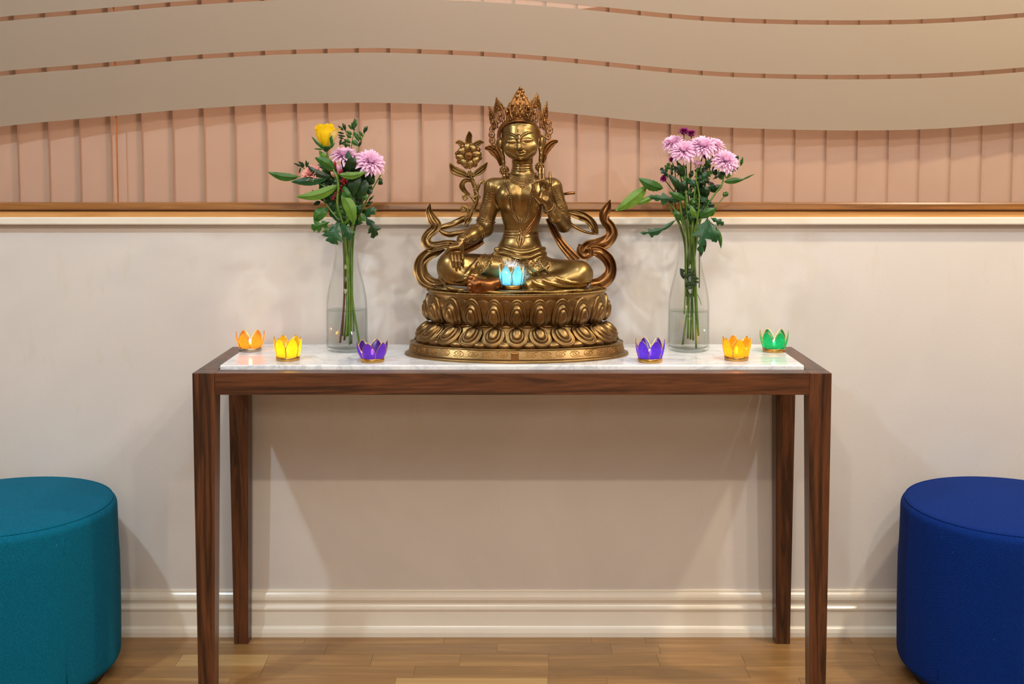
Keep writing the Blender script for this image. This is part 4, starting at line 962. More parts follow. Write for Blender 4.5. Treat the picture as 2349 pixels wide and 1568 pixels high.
ribbon([(1400, 458, -14), (1394, 474, -14), (1387, 490, -12), (1388, 505, -12), (1400, 520, -12), (1403, 537, -10), (1392, 553, -8), (1372, 562, -4), (1350, 566, 0), (1338, 578, 2)], [2, 17, 25, 22, 24, 28, 30, 32, 30, 26], 'brass_brown', st, 'scarf', 2, 2.4, 90, 1.6, .8)
ribbon([(1340, 590, 0), (1356, 577, 2), (1374, 578, 0), (1392, 592, -4), (1401, 612, -6), (1396, 634, -4), (1378, 649, 0), (1354, 652, 8)], [18, 24, 27, 28, 26, 30, 30, 22], 'brass_brown', st, 'scarf', 2, 2.6, 90, 2.2, .6)
ribbon([(1332, 560, 4), (1330, 576, 6), (1340, 588, 6), (1354, 582, 8), (1354, 570, 9), (1344, 570, 10)], [10, 16, 16, 13, 9, 5], 'brass_brown', st, 'scarf_knot', 1, 2.6, 50, 1.6)
ribbon([(1258, 500, -24), (1270, 528, -20), (1288, 558, -12), (1308, 582, -4), (1324, 598, 4)], [14, 16, 20, 24, 26], 'brass_brown', st, 'scarf', 3, 2.4, 60, 2)
ribbon([(1298, 486, -20), (1316, 490, -22), (1336, 496, -22), (1352, 506, -20), (1362, 520, -18), (1368, 536, -18)], [10, 20, 22, 20, 20, 12], 'brass', st, 'scarf', 2, 2.2, 60, 1.8, .6)
ribbon([(1306, 510, -16), (1318, 520, -18), (1338, 530, -18), (1356, 535, -18), (1374, 537, -18)], [8, 8, 7, 6, 2], 'brass', st, 'scarf', 1, 2, 40, 1)
ribbon([(1030, 560, 20), (1060, 570, 10), (1085, 560, 0), (1106, 548, -6)], [14, 26, 28, 22], 'brass_dark', st, 'scarf', 3, 2.4, 40, 1.6)
tube(mb := MB(), SP_([(1292, 445, -26), (1306, 443, -26), (1319, 442, -26)]), [3.4*px, 4*px, 4*px], 6); mb.build('support_peg', 'brass_brown', st)

# ---- lotus flower on its stalk beside the shoulder
fs = MB()
tube(fs, SP_([(1077, 390, -4), (1079, 400, -5), (1084, 415, -6), (1090, 430, -6), (1093, 446, -6), (1092, 462, -6), (1086, 478, -6), (1079, 492, -6), (1072, 508, -6), (1069, 520, -4)]), [3.6*px, 4.4*px, 5.4*px, 5.8*px, 5.8*px, 5*px, 5*px, 4*px], 9, 50)
tube(fs, SP_([(1086, 480, 0), (1091, 464, 2), (1084, 455, 2), (1096, 446, 1), (1088, 436, 0)]), 2.4*px, 6, 30)
for c, r, a0, sg in (((1068, 452), 6, 0, 1), ((1064, 478), 6, 1, -1), ((1108, 418), 6, 2.6, 1), ((1085, 398), 5, 0, 1), ((1072, 398), 5, 3, -1), ((1098, 452), 5, 3, 1)): tube(fs, scroll_pts(c, r, 1.3, a0, sg, -3), [1.2*px, 2.4*px], 6)
tube(fs, SP_([(1092, 446, -4), (1097, 430, -3), (1102, 418, -3), (1110, 413, -3)]), [3*px, 3.4*px, 2*px], 7, 20)
tube(fs, SP_([(1068, 512, -2), (1066, 500, 0), (1072, 492, 0)]), 2.4*px, 6, 12); tube(fs, SP_([(1082, 500, 0), (1078, 508, 0), (1070, 516, 0)]), 2.2*px, 6, 12)
tube(fs, SP_([(1092, 470, -4), (1084, 456, -3), (1076, 447, -3), (1068, 446, -3), (1062, 451, -3), (1066, 458, -3), (1072, 454, -3)]), [3*px, 2.6*px, 2*px], 7, 30)
tube(fs, SP_([(1074, 506, -3), (1074, 490, -3), (1072, 478, -3), (1064, 472, -3), (1058, 478, -3), (1062, 485, -3), (1067, 481, -3)]), [3*px, 2.6*px, 2*px], 7, 30)
for k in range(7): q = [(1080, 402), (1085, 418), (1090, 434), (1093, 450), (1090, 468), (1083, 486), (1074, 502)][k]; tube(fs, scroll_pts((q[0]+(3 if k % 2 else -3), q[1]), 4.2, .8, k, 1 if k % 2 else -1, 2), [1*px, 1.8*px], 6)
stalk = fs.build('lotus_stalk', 'brass_bright', st)
def bleaf(pts, widths, nm='stalk_leaf', pleats=3): return ribbon(pts, widths, 'brass_bright', stalk, nm, pleats, 2.2, 30, 1.4)
bleaf([(1077, 338, -2), (1075, 322, -2), (1077, 310, -1), (1076, 301, 2)], [13, 16, 13, 3]); bleaf([(1072, 342, -2), (1062, 332, -1), (1052, 326, 0), (1045, 328, 2)], [10, 15, 12, 4]); bleaf([(1082, 342, -2), (1092, 332, -1), (1102, 326, 0), (1110, 327, 2)], [10, 15, 12, 4])
bleaf([(1078, 406, -5), (1060, 398, -2), (1042, 390, 0), (1032, 374, 2)], [6, 18, 20, 4]); bleaf([(1080, 405, -5), (1097, 395, -2), (1108, 386, 0), (1118, 372, 2)], [6, 16, 16, 4])
bleaf([(1085, 416, -2), (1068, 414, 0), (1060, 426, 2), (1066, 438, 1), (1078, 446, 0)], [5, 11, 14, 11, 4], pleats=2)
for k in range(8):
    a = 2*PI*(k+.5)/8+.2; mb = MB(); c = S(1075+19*math.cos(a), 357+19*math.sin(a), 4)
    Rz = np.array(Matrix.Rotation(-a, 3, 'Y')); ball(mb, c, (12*px, 5.5*px, 8.6*px), Rz, 14, 10)
    for q in (-1, 0, 1): tube(mb, [S(1075+rr*math.cos(a)-q*s_*math.sin(a), 357+rr*math.sin(a)+q*s_*math.cos(a), h_) for rr, s_, h_ in ((11, 1.4, 8.6), (18, 2.6, 9.0), (25, 2.0, 6.6))], .7*px, 5, 8)
    mb.build('flower_petal', 'brass_bright', stalk)
mb = MB()
for k in range(8): a = 2*PI*k/8+.2; ball(mb, S(1075+25*math.cos(a), 357+25*math.sin(a), 0), (7*px, 4*px, 6*px), None, 8, 6)
ball(mb, S(1075, 357, 7), (11*px, 7*px, 10.5*px), None, 16, 10)
for k in range(9): a = 2*PI*k/9; ball(mb, S(1075+7*math.cos(a), 357+6.5*math.sin(a), 12), 1.8*px, None, 6, 5)
for k in range(18): a = 2*PI*k/18; ball(mb, S(1075+12*math.cos(a), 357+11.5*math.sin(a), 8), 1.7*px, None, 6, 5)
ball(mb, S(1075, 356, 14), 3*px, None, 8, 6); mb.build('flower_centre', 'brass_brown', stalk)
# ------------------------------------------------------------------ glass bottle vases with water
VYc = 2.722
VPR = [(.0420, .0), (.0455, .0015), (.0480, .0050), (.0492, .0100), (.0497, .020), (.0497, .060), (.0492, .095), (.0484, .115), (.0465, .132), (.0438, .148), (.0405, .163), (.0370, .176), (.0335, .190), (.0308, .203), (.0288, .216), (.0275, .229),
       (.0270, .242), (.0273, .253), (.0283, .264), (.0302, .275), (.0325, .285), (.0342, .2935), (.0350, .2950), (.0352, .2965), (.0350, .2985), (.0352, .3005), (.0345, .3025), (.0335, .3035)]
VH = {}
def vase(px_mid, label, wz):
    cx = float(un(px_mid, 760, VYc)[0]); t = thing('glass_vase', (cx, VYc, MZ), label, 'vase', 'clear glass bottle vases on the marble top')
    def fn(r, z, th): return r*(1-.012*np.abs(np.sin(6*th))*(1 if .01 < z < .25 else 0))
    inner = [(max(r-.0024, .001), max(z, .0065)) for r, z in VPR if z > .006][::-1]+[(.030, .0060), (.010, .0052), (.002, .0050)]
    mb = MB(); lathe(mb, [(.002, .0012), (.030, .0006)]+VPR+inner, (cx, VYc, MZ+.0002), 72, fn=fn, capb=True, capt=True)
    mb.build('bottle', 'vase_glass', t)
    wp = [(.002, .0068), (.030, .0072)]+[(r-.0030, max(z, .0085)) for r, z in VPR if .008 < z < wz]+[(.0455, wz), (.0448, wz-.0004), (.002, wz-.0006)]
    o = MB(); lathe(o, wp, (cx, VYc, MZ), 48); o = o.build('vase_water', 'water', None, origin=(cx, VYc, MZ+.007))
    tag(o, 'clear water standing in the '+('left' if px_mid < 1174 else 'right')+' glass bottle vase', 'water', 'water in the vases'); return cx
vx1 = vase(796, 'clear glass bottle vase left of the statue holding the yellow rose bouquet', .0985)
vx2 = vase(1579.5, 'clear glass bottle vase right of the statue holding the pink chrysanthemum bouquet', .0960)

# ------------------------------------------------------------------ flowers
FY = VYc; PF = 1/965.
def Q(px_, py_, d=0): return un(px_, py_, FY-d*PF)        # d: photograph px towards the viewer
def blade(base, tip, wpx, d0, d1, mat, par, lobes=None, bend=0., droop=8, cup=2.0, name='leaf', tailb=.0, ser=0., seed=0):
    """leaf blade with midrib fold; bend bows it sideways (px), droop bows it in depth (px)"""
    b = np.array([base[0], base[1], d0], float); t = np.array([tip[0], tip[1], d1], float); ax = t-b; Ln = np.hypot(ax[0], ax[1]); nx_ = np.array([-ax[1], ax[0], 0])/max(Ln, 1e-6)
    n, m = (34 if lobes else 18), 9; G = []
    for i in range(n):
        s = i/(n-1); c = b+ax*s+nx_*bend*math.sin(PI*s)+np.array([0, 0, droop*math.sin(PI*s)])
        if lobes:
            w_ = 0
            for (ls, lw2, lh) in lobes: w_ = max(w_, lh*math.exp(-((s-ls)/lw2)**2))
            w_ = max(w_, .16)*min(1, s*12)*min(1, (1-s)*9)**.7
        else:
            w_ = math.sin(PI*min(1, s**(.80)))**.85 if s < 1 else 0
            if s < tailb: w_ *= .25+.75*(s/tailb)**2
        for j in range(m):
            u = j/(m-1)*2-1; lean = (.22*abs(u)*wpx*(-1) if lobes else 0)
            sr = 1+ser*math.sin(s*46+seed)*abs(u)
            p = c+nx_*u*w_*wpx/2*sr+ax/max(Ln, 1)*(-lean*w_)+np.array([0, 0, -cup*abs(u)*w_*wpx/14+.6*math.sin(s*18+seed)*u])
            G.append(Q(*p))
    G = np.array(G); mb = MB().add(G, grid_faces(n, m))
    st_ = tube(MB(), [Q(*(b+(ax*s)+nx_*bend*math.sin(PI*s)+np.array([0, 0, droop*math.sin(PI*s)+.5]))) for s in np.linspace(0, .93, 9)], [.0009, .0004], 5)
    mb.add(np.concatenate(st_.v), st_.f)
    return mb.build(name, mat, par)
MUML = [(.26, .15, .60), (.55, .15, 1.0), (.80, .13, .62), (.95, .10, .34)]
def stem(par, pts, r=2.0, mat='stem_green', name='stem', n=None):
    P = [Q(*p) for p in pts]; return tube(MB(), P, [r*PF*.95, r*PF, r*PF*.75], 8, n or 5*len(pts)+8).build(name, mat, par)
def mum(par, c, r, d, tiltx, tiltz, mat='mum_pink', depth=.45, npet=150, seed=0, name='bloom', closed=False, lw=.22):
    """daisy-like bloom of many strap petals around an axis tilted towards the viewer"""
    rr = np.random.default_rng(seed); C = Q(c[0], c[1], d); R = r*PF; rot = np.array(Matrix.Rotation(tiltz, 3, 'Y') @ Matrix.Rotation(tiltx, 3, 'X')); mb = MB()
    for k in range(npet):
        q = (k+.5)/npet; th_ = k*2.39996+rr.uniform(-.15, .15); el = (PI/2*.96)*(1-q)**.75-.12 if not closed else 1.25-.25*q
        Lp = R*(.50+.50*q**.7)*rr.uniform(.9, 1.08); wp_ = R*lw*rr.uniform(.8, 1.15)*(.7+.3*q)
        dr = np.array([math.cos(th_), math.sin(th_), 0]); sd = np.array([-math.sin(th_), math.cos(th_), 0]); V = []
        for i, s in enumerate((0, .3, .6, .85, 1)):
            e = el-.35*s*s*(q); rad = Lp*s*math.cos(e)+R*.05; z = Lp*s*math.sin(e)*(.9 if not closed else 1)
            w2 = wp_*(.35, .8, 1., .8, .12)[i]
            for u in (-1, 0, 1): V.append(dr*rad+sd*u*w2/2+np.array([0, 0, z+abs(u)*w2*.22]))
        mb.add(np.array(V) @ rot.T+C, grid_faces(5, 3))
    return mb.build(name, mat, par)
def calyx(par, c, d, r, mat='leaf_mid'): return ball(MB(), Q(c[0], c[1], d), (r*PF, r*PF, r*.8*PF), None, 10, 8).build('calyx', mat, par)
def flower(name, px_, py_, d, label, cat='flower', group=None, vx=None):
    b = vx; return thing(name, (b, VYc, MZ+.012), label, cat, group)

# -- left bouquet -------------------------------------------------
g1 = 'flowers in the left vase'
t = flower('yellow_rose', 747, 315, 0, 'yellow rose bud at the upper left of the left vase bouquet', 'flower', g1, vx1)
stem(t, [(826, 796, 0), (810, 700, 6), (800, 600, 2), (794, 520, 0), (778, 440, 4), (757, 380, 6), (749, 342, 6)], 2.6)
mbs = []
def rose_petal(a, r0, h, w_, openr, mat, zoff=0, curl=.25):
    C = Q(748, 341, 6); V = []; n, m = 12, 9
    for i in range(n):
        s = i/(n-1); rad = r0*(math.sin(min(1, s*1.25+.08)*PI*.5)**.8)*(1+openr*s*s)+curl*r0*max(0, s-.82)*3
        for j in range(m):
            u = (j/(m-1)*2-1); aa = a+u*w_*(.75+.35*math.sin(PI*min(1, s*.9))); zz = h*s*(1-.10*u*u*s)-max(0, s-.85)*.35*h*(1 if openr > .1 else 0)
            V.append(C+np.array([rad*math.sin(aa), -rad*math.cos(aa), zz+zoff+s**6*.0022*math.sin(u*5+a*3)])*1.0)
    return MB().add(V, grid_faces(n, m)).build('petal', mat, t)
rose_petal(.1, 20*PF, 54*PF, 1.0, .02, 'rose_yellow'); rose_petal(-1.5, 22*PF, 51*PF, .95, .14, 'rose_yellow'); rose_petal(1.6, 23*PF, 50*PF, 1.0, .34, 'rose_pale'); rose_petal(2.9, 21*PF, 50*PF, 1.1, .05, 'rose_yellow')
rose_petal(-.7, 17*PF, 56*PF, .9, 0, 'rose_yellow'); rose_petal(1.0, 17*PF, 56*PF, .9, 0, 'rose_yellow'); rose_petal(3.6, 15*PF, 57*PF, 1.2, 0, 'rose_yellow'); rose_petal(-2.4, 20*PF, 53*PF, 1, .08, 'rose_yellow'); rose_petal(.5, 9*PF, 56*PF, 1.6, 0, 'rose_yellow'); rose_petal(3.4, 9*PF, 55*PF, 1.6, 0, 'rose_yellow')
lathe(MB(), [(3*PF, -6*PF), (6*PF, -3*PF), (9*PF, 0), (14*PF, 4*PF), (16*PF, 7*PF)], Q(748, 342, 6), 16).build('calyx', 'leaf_mid', t)
for bs, tp, w_ in (((736, 338), (714, 312), 6), ((744, 342), (720, 341), 5), ((762, 337), (758, 303), 8), ((742, 340), (727, 325), 8), ((756, 341), (769, 326), 6)): blade(bs, tp, w_, 22, 24, 'leaf_mid', t, droop=4, name='sepal')
blade((751, 372), (732, 345), 16, 10, 14, 'leaf_light', t)

t = flower('pink_chrysanthemum', 789, 349, 0, 'pale pink chrysanthemum behind the dark pointed leaves in the left vase bouquet', 'flower', g1, vx1)
stem(t, [(790, 780, 4), (797, 690, 0), (800, 590, -6), (800, 520, -8), (797, 440, -6), (792, 360, 0)], 2.4, 'stem_dark'); mum(t, (790, 360), 36, 0, .35, .05, npet=130, seed=2); calyx(t, (791, 364), 0, 7)
t = flower('pink_chrysanthemum', 853, 364, 0, 'large open pink chrysanthemum at the right edge of the left vase bouquet', 'flower', g1, vx1)
stem(t, [(806, 788, 8), (806, 690, 8), (806, 590, 6), (808, 515, 4), (824, 450, 4), (842, 400, 2), (848, 376, 2)], 2.4); mum(t, (849, 374), 38, 6, .75, .45, npet=150, seed=3); calyx(t, (844, 382), 2, 7, 'leaf_dark')
blade((842, 412), (829, 448), 13, 4, 10, 'leaf_dark', t); blade((846, 392), (862, 402), 10, 4, 8, 'leaf_dark', t)
t = flower('pink_chrysanthemum', 790, 395, 0, 'half hidden pink chrysanthemum low behind the leaves of the left vase bouquet', 'flower', g1, vx1)
stem(t, [(796, 740, 10), (800, 600, 8), (798, 520, 4), (790, 440, 0), (782, 400, -4)], 2); mum(t, (812, 392), 24, -8, 1.2, .6, 'mum_pink_deep', npet=90, seed=9)
t = flower('carnation', 709, 391, 0, 'peach pink carnation low at the left of the left vase bouquet', 'flower', g1, vx1)
stem(t, [(786, 770, -6), (790, 640, -4), (788, 540, 0), (770, 470, 2), (740, 420, 2), (720, 400, 4)], 2); mum(t, (716, 400), 27, 6, .7, -.5, 'carnation', npet=60, seed=5, lw=.6)
t = flower('alstroemeria', 765, 375, 0, 'crimson and pink alstroemeria buds at the heart of the left vase bouquet', 'flower', g1, vx1)
stem(t, [(803, 760, -8), (802, 640, -6), (796, 540, -4), (786, 470, 4), (778, 420, 14), (772, 390, 18)], 2)
for bs, tp, w_, mt in (((768, 388), (757, 364), 8, 'crimson'), ((772, 392), (768, 368), 7, 'crimson'), ((776, 396), (783, 376), 11, 'mum_pink_deep'), ((780, 396), (772, 376), 8, 'mum_pink'), ((762, 394), (750, 384), 8, 'crimson'), ((772, 404), (758, 394), 12, 'carnation'), ((778, 402), (786, 388), 8, 'crimson')): blade(bs, tp, w_, 20, 28, mt, t, droop=4, name='petal', cup=5)
t = flower('berry_sprig', 790, 416, 0, 'sprig of dark red berries in the middle of the left vase bouquet', 'berries', g1, vx1)
stem(t, [(780, 786, 12), (789, 700, 10), (793, 600, 8), (789, 520, 10), (778, 470, 16), (778, 430, 20)], 2.4, 'stem_brown')
for c, n_, s_ in (((789, 416), 16, 8.5), ((779, 429), 5, 5), ((765, 452), 11, 6.5), ((772, 440), 5, 5), ((786, 441), 4, 4)):
    for k in range(n_): a = random.uniform(0, 6.3); q = random.uniform(0, 1)**.5*s_; ball(MB(), Q(c[0]+q*math.cos(a), c[1]+q*1.1*math.sin(a), 26+random.uniform(-4, 5)), random.uniform(2.2, 3)*PF, None, 8, 6).build('berry', 'berry', t)
for a_, b_ in (((778, 470), (766, 455)), ((778, 440), (788, 420)), ((777, 450), (786, 442))): stem(t, [(*a_, 18), (*b_, 24)], 1, 'stem_brown', 'twig', 4)
# main leafy branches of the left bouquet
t = flower('leafy_branch', 770, 430, 0, 'leafy green branch with long leaves spreading left from the left vase', 'foliage', g1, vx1)
stem(t, [(794, 772, 14), (797, 690, 14), (796, 600, 12), (788, 520, 16), (774, 470, 26), (776, 425, 32), (770, 400, 30), (764, 388, 28)], 2.8, 'stem_green')
stem(t, [(770, 450, 20), (740, 425, 14), (700, 408, 8), (680, 404, 4)], 1.4, 'stem_green', 'twig')
for bs, tp, w_, b0, b1, mt, bd, sd in (((684, 406), (613.5, 394), 19, 4, 10, 'leaf_mid', -5, 1), ((768, 390), (722, 361), 25, 26, 34, 'leaf_mid', 3, 2), ((760, 406), (704, 378), 17, 18, 14, 'leaf_dark', -7, 3), ((752, 407), (667, 417), 22, 18, 16, 'leaf_blue', -3, 4),
                                    ((775, 425), (677, 451), 24, 30, 36, 'leaf_light', -9, 5), ((777, 400), (842, 393), 17, 34, 30, 'leaf_light', 6, 6), ((735, 420), (675, 416), 12, 14, 8, 'leaf_mid', 3, 7), ((752, 404), (740, 378), 12, 6, 10, 'leaf_mid', 0, 8)):
    blade(bs, tp, w_, b0, b1, mt, t, bend=bd, seed=sd, ser=.04)
t = flower('leafy_branch', 800, 440, 0, 'upright dark green leafy branch at the middle of the left vase', 'foliage', g1, vx1)
stem(t, [(799, 770, 0), (800, 690, 0), (801, 600, 4), (800, 520, 6), (806, 460, 10), (803, 410, 10), (800, 380, 12)], 3, 'stem_green')
for bs, tp, w_, b0, b1, mt, bd, sd in (((800, 393), (799, 344), 21, 16, 22, 'leaf_dark', 0, 1), ((792, 390), (785, 359), 13, 14, 18, 'leaf_dark', 0, 2), ((808, 392), (814, 356), 14, 14, 18, 'leaf_dark', 0, 3), ((823, 395), (806, 458), 28, 22, 22, 'leaf_dark', 4, 4),
                                    ((787, 427), (810, 456), 19, 26, 26, 'leaf_mid', 5, 5), ((785, 444), (812, 517), 28, 28, 30, 'leaf_light', -6, 6), ((842, 412), (815, 458), 22, 14, 14, 'leaf_dark', -3, 7), ((778, 440), (764, 470), 16, 4, 6, 'leaf_dark', 0, 8), ((812, 440), (806, 490), 20, 6, 8, 'leaf_dark', 3, 9), ((790, 470), (776, 512), 18, 4, 10, 'leaf_mid', 3, 10), ((800, 480), (786, 520), 14, 8, 12, 'leaf_light', -3, 11), ((818, 455), (812, 500), 14, -2, 2, 'leaf_mid', 0, 12)):
    blade(bs, tp, w_, b0, b1, mt, t, bend=bd, seed=sd)
t = flower('leafy_branch', 740, 490, 0, 'leafy branch with lobed and oval leaves drooping over the left rim of the left vase', 'foliage', g1, vx1)
stem(t, [(802, 790, 16), (801, 640, 12), (790, 540, 12), (776, 505, 16), (757, 480, 16), (738, 452, 10), (716, 436, 6)], 2, 'stem_green')
blade((750.5, 477), (721, 513), 27, 18, 24, 'leaf_mid', t, bend=5)
blade((756, 509), (714, 524), 30, 20, 28, 'leaf_mid', t, MUML, ser=.1); blade((750, 515), (748, 539), 18, 20, 26, 'leaf_mid', t, MUML)
blade((779, 509), (762, 559), 52, 30, 42, 'leaf_blue', t, MUML, bend=3, ser=.06); blade((784, 510), (802, 552), 30, 30, 40, 'leaf_blue', t, MUML, bend=-4); blade((782, 512), (752, 534), 20, 28, 34, 'leaf_blue', t, bend=-3)
blade((735, 462), (718, 470), 10, 8, 12, 'leaf_dark', t)
for a_, b_ in (((744, 448), (726, 441)), ((735, 440), (716, 446)), ((746, 462), (730, 452)), ((752, 470), (742, 458))): blade(a_, b_, 6, 6, 8, 'leaf_dark', t, name='small_leaf')
t = flower('bud_spray', 855, 440, 0, 'thin spray of small green buds and lobed leaves leaning right from the left vase', 'foliage', g1, vx1)
stem(t, [(812, 760, -10), (808, 640, -8), (812, 540, -4), (826, 490, 0), (846, 450, 2), (862, 420, 4), (874, 400, 6)], 1.7, 'stem_green')
stem(t, [(820, 505, 0), (836, 450, -4), (846, 410, -4), (852, 392, -6)], 1.4, 'stem_dark', 'twig'); stem(t, [(838, 468, 0), (848, 460, 2), (858, 448, 4)], .9, 'stem_dark', 'twig')
for c, r_ in (((873, 414), 4.5), ((870, 420), 3), ((876, 420), 2.6)): ball(MB(), Q(c[0], c[1], 6), (r_*PF, r_*PF, r_*1.4*PF), None, 9, 7).build('bud', 'leaf_dark', t)
for a_, b_, w_ in (((874, 424), (870, 408), 7), ((846, 424), (858, 402), 18), ((838, 432), (854, 426), 12), ((848, 408), (862, 404), 8), ((846, 460), (858, 448), 5), ((842, 466), (856, 462), 5), ((838, 474), (852, 466), 6), ((830, 486), (846, 478), 7), ((826, 470), (818, 462), 6), ((834, 448), (826, 440), 6), ((830, 494), (842, 500), 8)): blade(a_, b_, w_, 2, 6, 'leaf_dark', t, name='small_leaf')
blade((838, 498), (856, 547), 32, 12, 20, 'leaf_dark', t, MUML, bend=-9, ser=.08); blade((836, 500), (862, 476), 22, 10, 16, 'leaf_blue', t, MUML); blade((818, 515), (838, 492), 22, 8, 12, 'leaf_mid', t, MUML)
t = flower('ruscus_sprig', 812, 300, 0, 'airy sprig of small oval leaves standing above the rose in the left vase', 'foliage', g1, vx1)
stem(t, [(792, 750, -14), (799, 640, -12), (800, 540, -14), (802, 440, -16), (804, 370, -14), (807, 330, -12), (812, 300, -10), (814, 280, -10)], 1.3, 'stem_green')
stem(t, [(804, 350, -14), (800, 325, -14), (794, 305, -12), (786, 290, -12)], .8, 'stem_green', 'twig'); stem(t, [(820, 350, -12), (828, 325, -10), (836, 306, -10), (843, 290, -10)], .8, 'stem_green', 'twig')
for a_, b_, w_ in (((814, 293), (814, 271), 11), ((811, 296), (798, 286), 8), ((813, 300), (806, 280), 6), ((808, 308), (793, 300), 8), ((806, 316), (794, 307), 8), ((805, 327), (788, 319), 8), ((812, 302), (824, 325), 9), ((808, 322), (822, 334), 12), ((804, 334), (782, 328), 7),
                 ((788, 299), (775, 288), 6), ((790, 297), (786, 281), 5), ((792, 300), (791, 283), 5), ((789, 306), (774, 303), 5), ((792, 313), (774, 309), 5), ((788, 318), (776, 314), 5), ((798, 322), (778, 332), 5), ((783, 318), (779, 334), 6), ((832, 313), (823, 299), 7), ((835, 306), (838, 289), 6), ((839, 302), (843, 288), 5), ((829, 322), (818, 306), 8), ((822, 336), (830, 322), 6), ((794, 338), (792, 326), 6)):
    blade(a_, b_, w_, -10, -8, 'leaf_mid' if w_ > 6.5 else 'leaf_dark', t, droop=2, name='small_leaf')
t = flower('ruscus_sprig', 690, 380, 0, 'short sprig of tiny leaves poking out left beside the peach carnation', 'foliage', g1, vx1)
stem(t, [(788, 700, -8), (792, 560, -8), (772, 490, -8), (730, 420, -8), (704, 392, -8), (684, 378, -8)], 1.0, 'stem_dark')
for a_, b_, w_ in (((704, 384), (702, 367), 6), ((696, 384), (692, 371), 8), ((694, 382), (673, 374), 5), ((690, 384), (686, 398), 5), ((702, 380), (709, 372), 5), ((696, 378), (684, 370), 6)): blade(a_, b_, w_, -6, -4, 'leaf_dark', t, droop=1, name='small_leaf')

t = flower('bouquet_foliage', 795, 450, 0, 'dark leaves crowded between the flowers deep inside the left vase bouquet', 'foliage', g1, vx1)
stem(t, [(796, 740, -12), (796, 620, -12), (797, 520, -10), (800, 450, -12), (805, 405, -12)], 2.6, 'stem_dark'); stem(t, [(790, 700, -16), (788, 560, -14), (776, 490, -12), (756, 440, -10)], 2, 'stem_dark', 'twig'); stem(t, [(803, 700, -16), (808, 560, -14), (822, 490, -12), (838, 430, -10)], 2, 'stem_dark', 'twig')
rl_ = random.Random(11)
for k in range(95):
    yy = rl_.uniform(390, 520); a_ = (rl_.gauss(795, 11+(520-yy)*.20), yy); an = rl_.uniform(-3.3, .2); ln = rl_.uniform(22, 40)
    blade(a_, (a_[0]+ln*math.cos(an), a_[1]+ln*math.sin(an)*.8), rl_.uniform(12, 20), rl_.uniform(-16, 10), rl_.uniform(-16, 12), rl_.choice(('leaf_dark', 'leaf_dark', 'leaf_dark', 'leaf_blue', 'leaf_mid')), t, seed=k)

for k in range(40):
    yy = rl_.uniform(430, 518); a_ = (rl_.uniform(770, 828)+(518-yy)*rl_.uniform(-.25, .25), yy); an = rl_.uniform(-2.9, -.2); ln = rl_.uniform(20, 36)
    blade(a_, (a_[0]+ln*math.cos(an), a_[1]+ln*math.sin(an)*.8), rl_.uniform(10, 17), rl_.uniform(-8, 16), rl_.uniform(-8, 18), rl_.choice(('leaf_dark', 'leaf_mid', 'leaf_blue', 'leaf_mid')), t, seed=k)
# -- right bouquet -------------------------------------------------
g2 = 'flowers in the right vase'
def mumf(c, r, d, tx, tz, lab, path, seed, npet=150, mt='mum_pink', closed=False, rs=2.3):
    t = flower('pink_chrysanthemum', *c, 0, lab, 'flower', g2, vx2); stem(t, path+[(c[0], c[1]+4, d-2)], rs); mum(t, c, r, d, tx, tz, mt, npet=npet, seed=seed, closed=closed); calyx(t, (c[0], c[1]+5), d-3, r*.2); return t
mumf((1545, 330), 30, -8, .35, -.35, 'pink chrysanthemum at the far left of the right vase bouquet', [(1590, 780, 0), (1585, 600, 0), (1578, 520, 0), (1566, 430, -4)], 11, 110)
t = mumf((1568, 348), 34, 12, .75, -.12, 'front pink chrysanthemum left of centre in the right vase bouquet', [(1597, 797, 6), (1594, 680, 6), (1582, 560, 4), (1578, 510, 6), (1573, 440, 10)], 12, 160)
blade((1570, 404), (1556, 372), 14, 10, 14, 'leaf_dark', t); blade((1574, 440), (1562, 412), 14, 8, 12, 'leaf_dark', t)
t = mumf((1612, 338), 36, 6, .60, .10, 'large pink chrysanthemum at the top centre of the right vase bouquet', [(1578, 776, -4), (1582, 620, -4), (1586, 520, 0), (1600, 440, 4)], 13, 160)
mumf((1640, 334), 27, -10, .4, .35, 'pink chrysanthemum tucked behind at the upper right of the right vase bouquet', [(1584, 778, -8), (1588, 600, -8), (1592, 520, -6), (1616, 430, -8)], 14, 100)
t = mumf((1663, 371), 35, 8, .75, .25, 'pink chrysanthemum lowest and furthest right in the right vase bouquet', [(1566, 790, 4), (1584, 660, 2), (1600, 540, 4), (1612, 490, 6), (1640, 445, 8), (1657, 420, 8)], 15, 150)
for a_, b_, w_, mt in (((1661, 417), (1708, 411), 14, 'leaf_mid'), ((1703, 412), (1731.5, 398.5), 4, 'leaf_mid'), ((1677, 393), (1696, 381), 11, 'leaf_mid'), ((1699, 380), (1704, 359), 7, 'leaf_mid'), ((1655, 412), (1650, 388), 14, 'leaf_mid'), ((1666, 410), (1676, 382), 16, 'leaf_light'), ((1688, 366), (1694, 357), 9, 'leaf_dark'), ((1661, 402), (1666, 386), 9, 'leaf_dark')): blade(a_, b_, w_, 8, 10, mt, t, droop=3)
mumf((1598, 386), 24, 14, .15, .10, 'closed pale pink chrysanthemum hanging under the others in the right vase bouquet', [(1588, 700, 10), (1588, 560, 8), (1590, 480, 10), (1596, 420, 12)], 16, 60, 'mum_pink', True)
mumf((1622, 398), 15, -6, .5, .2, 'small faded pink chrysanthemum among the dark leaves right of centre in the right vase', [(1592, 680, -6), (1594, 560, -6), (1604, 480, -6)], 17, 60)
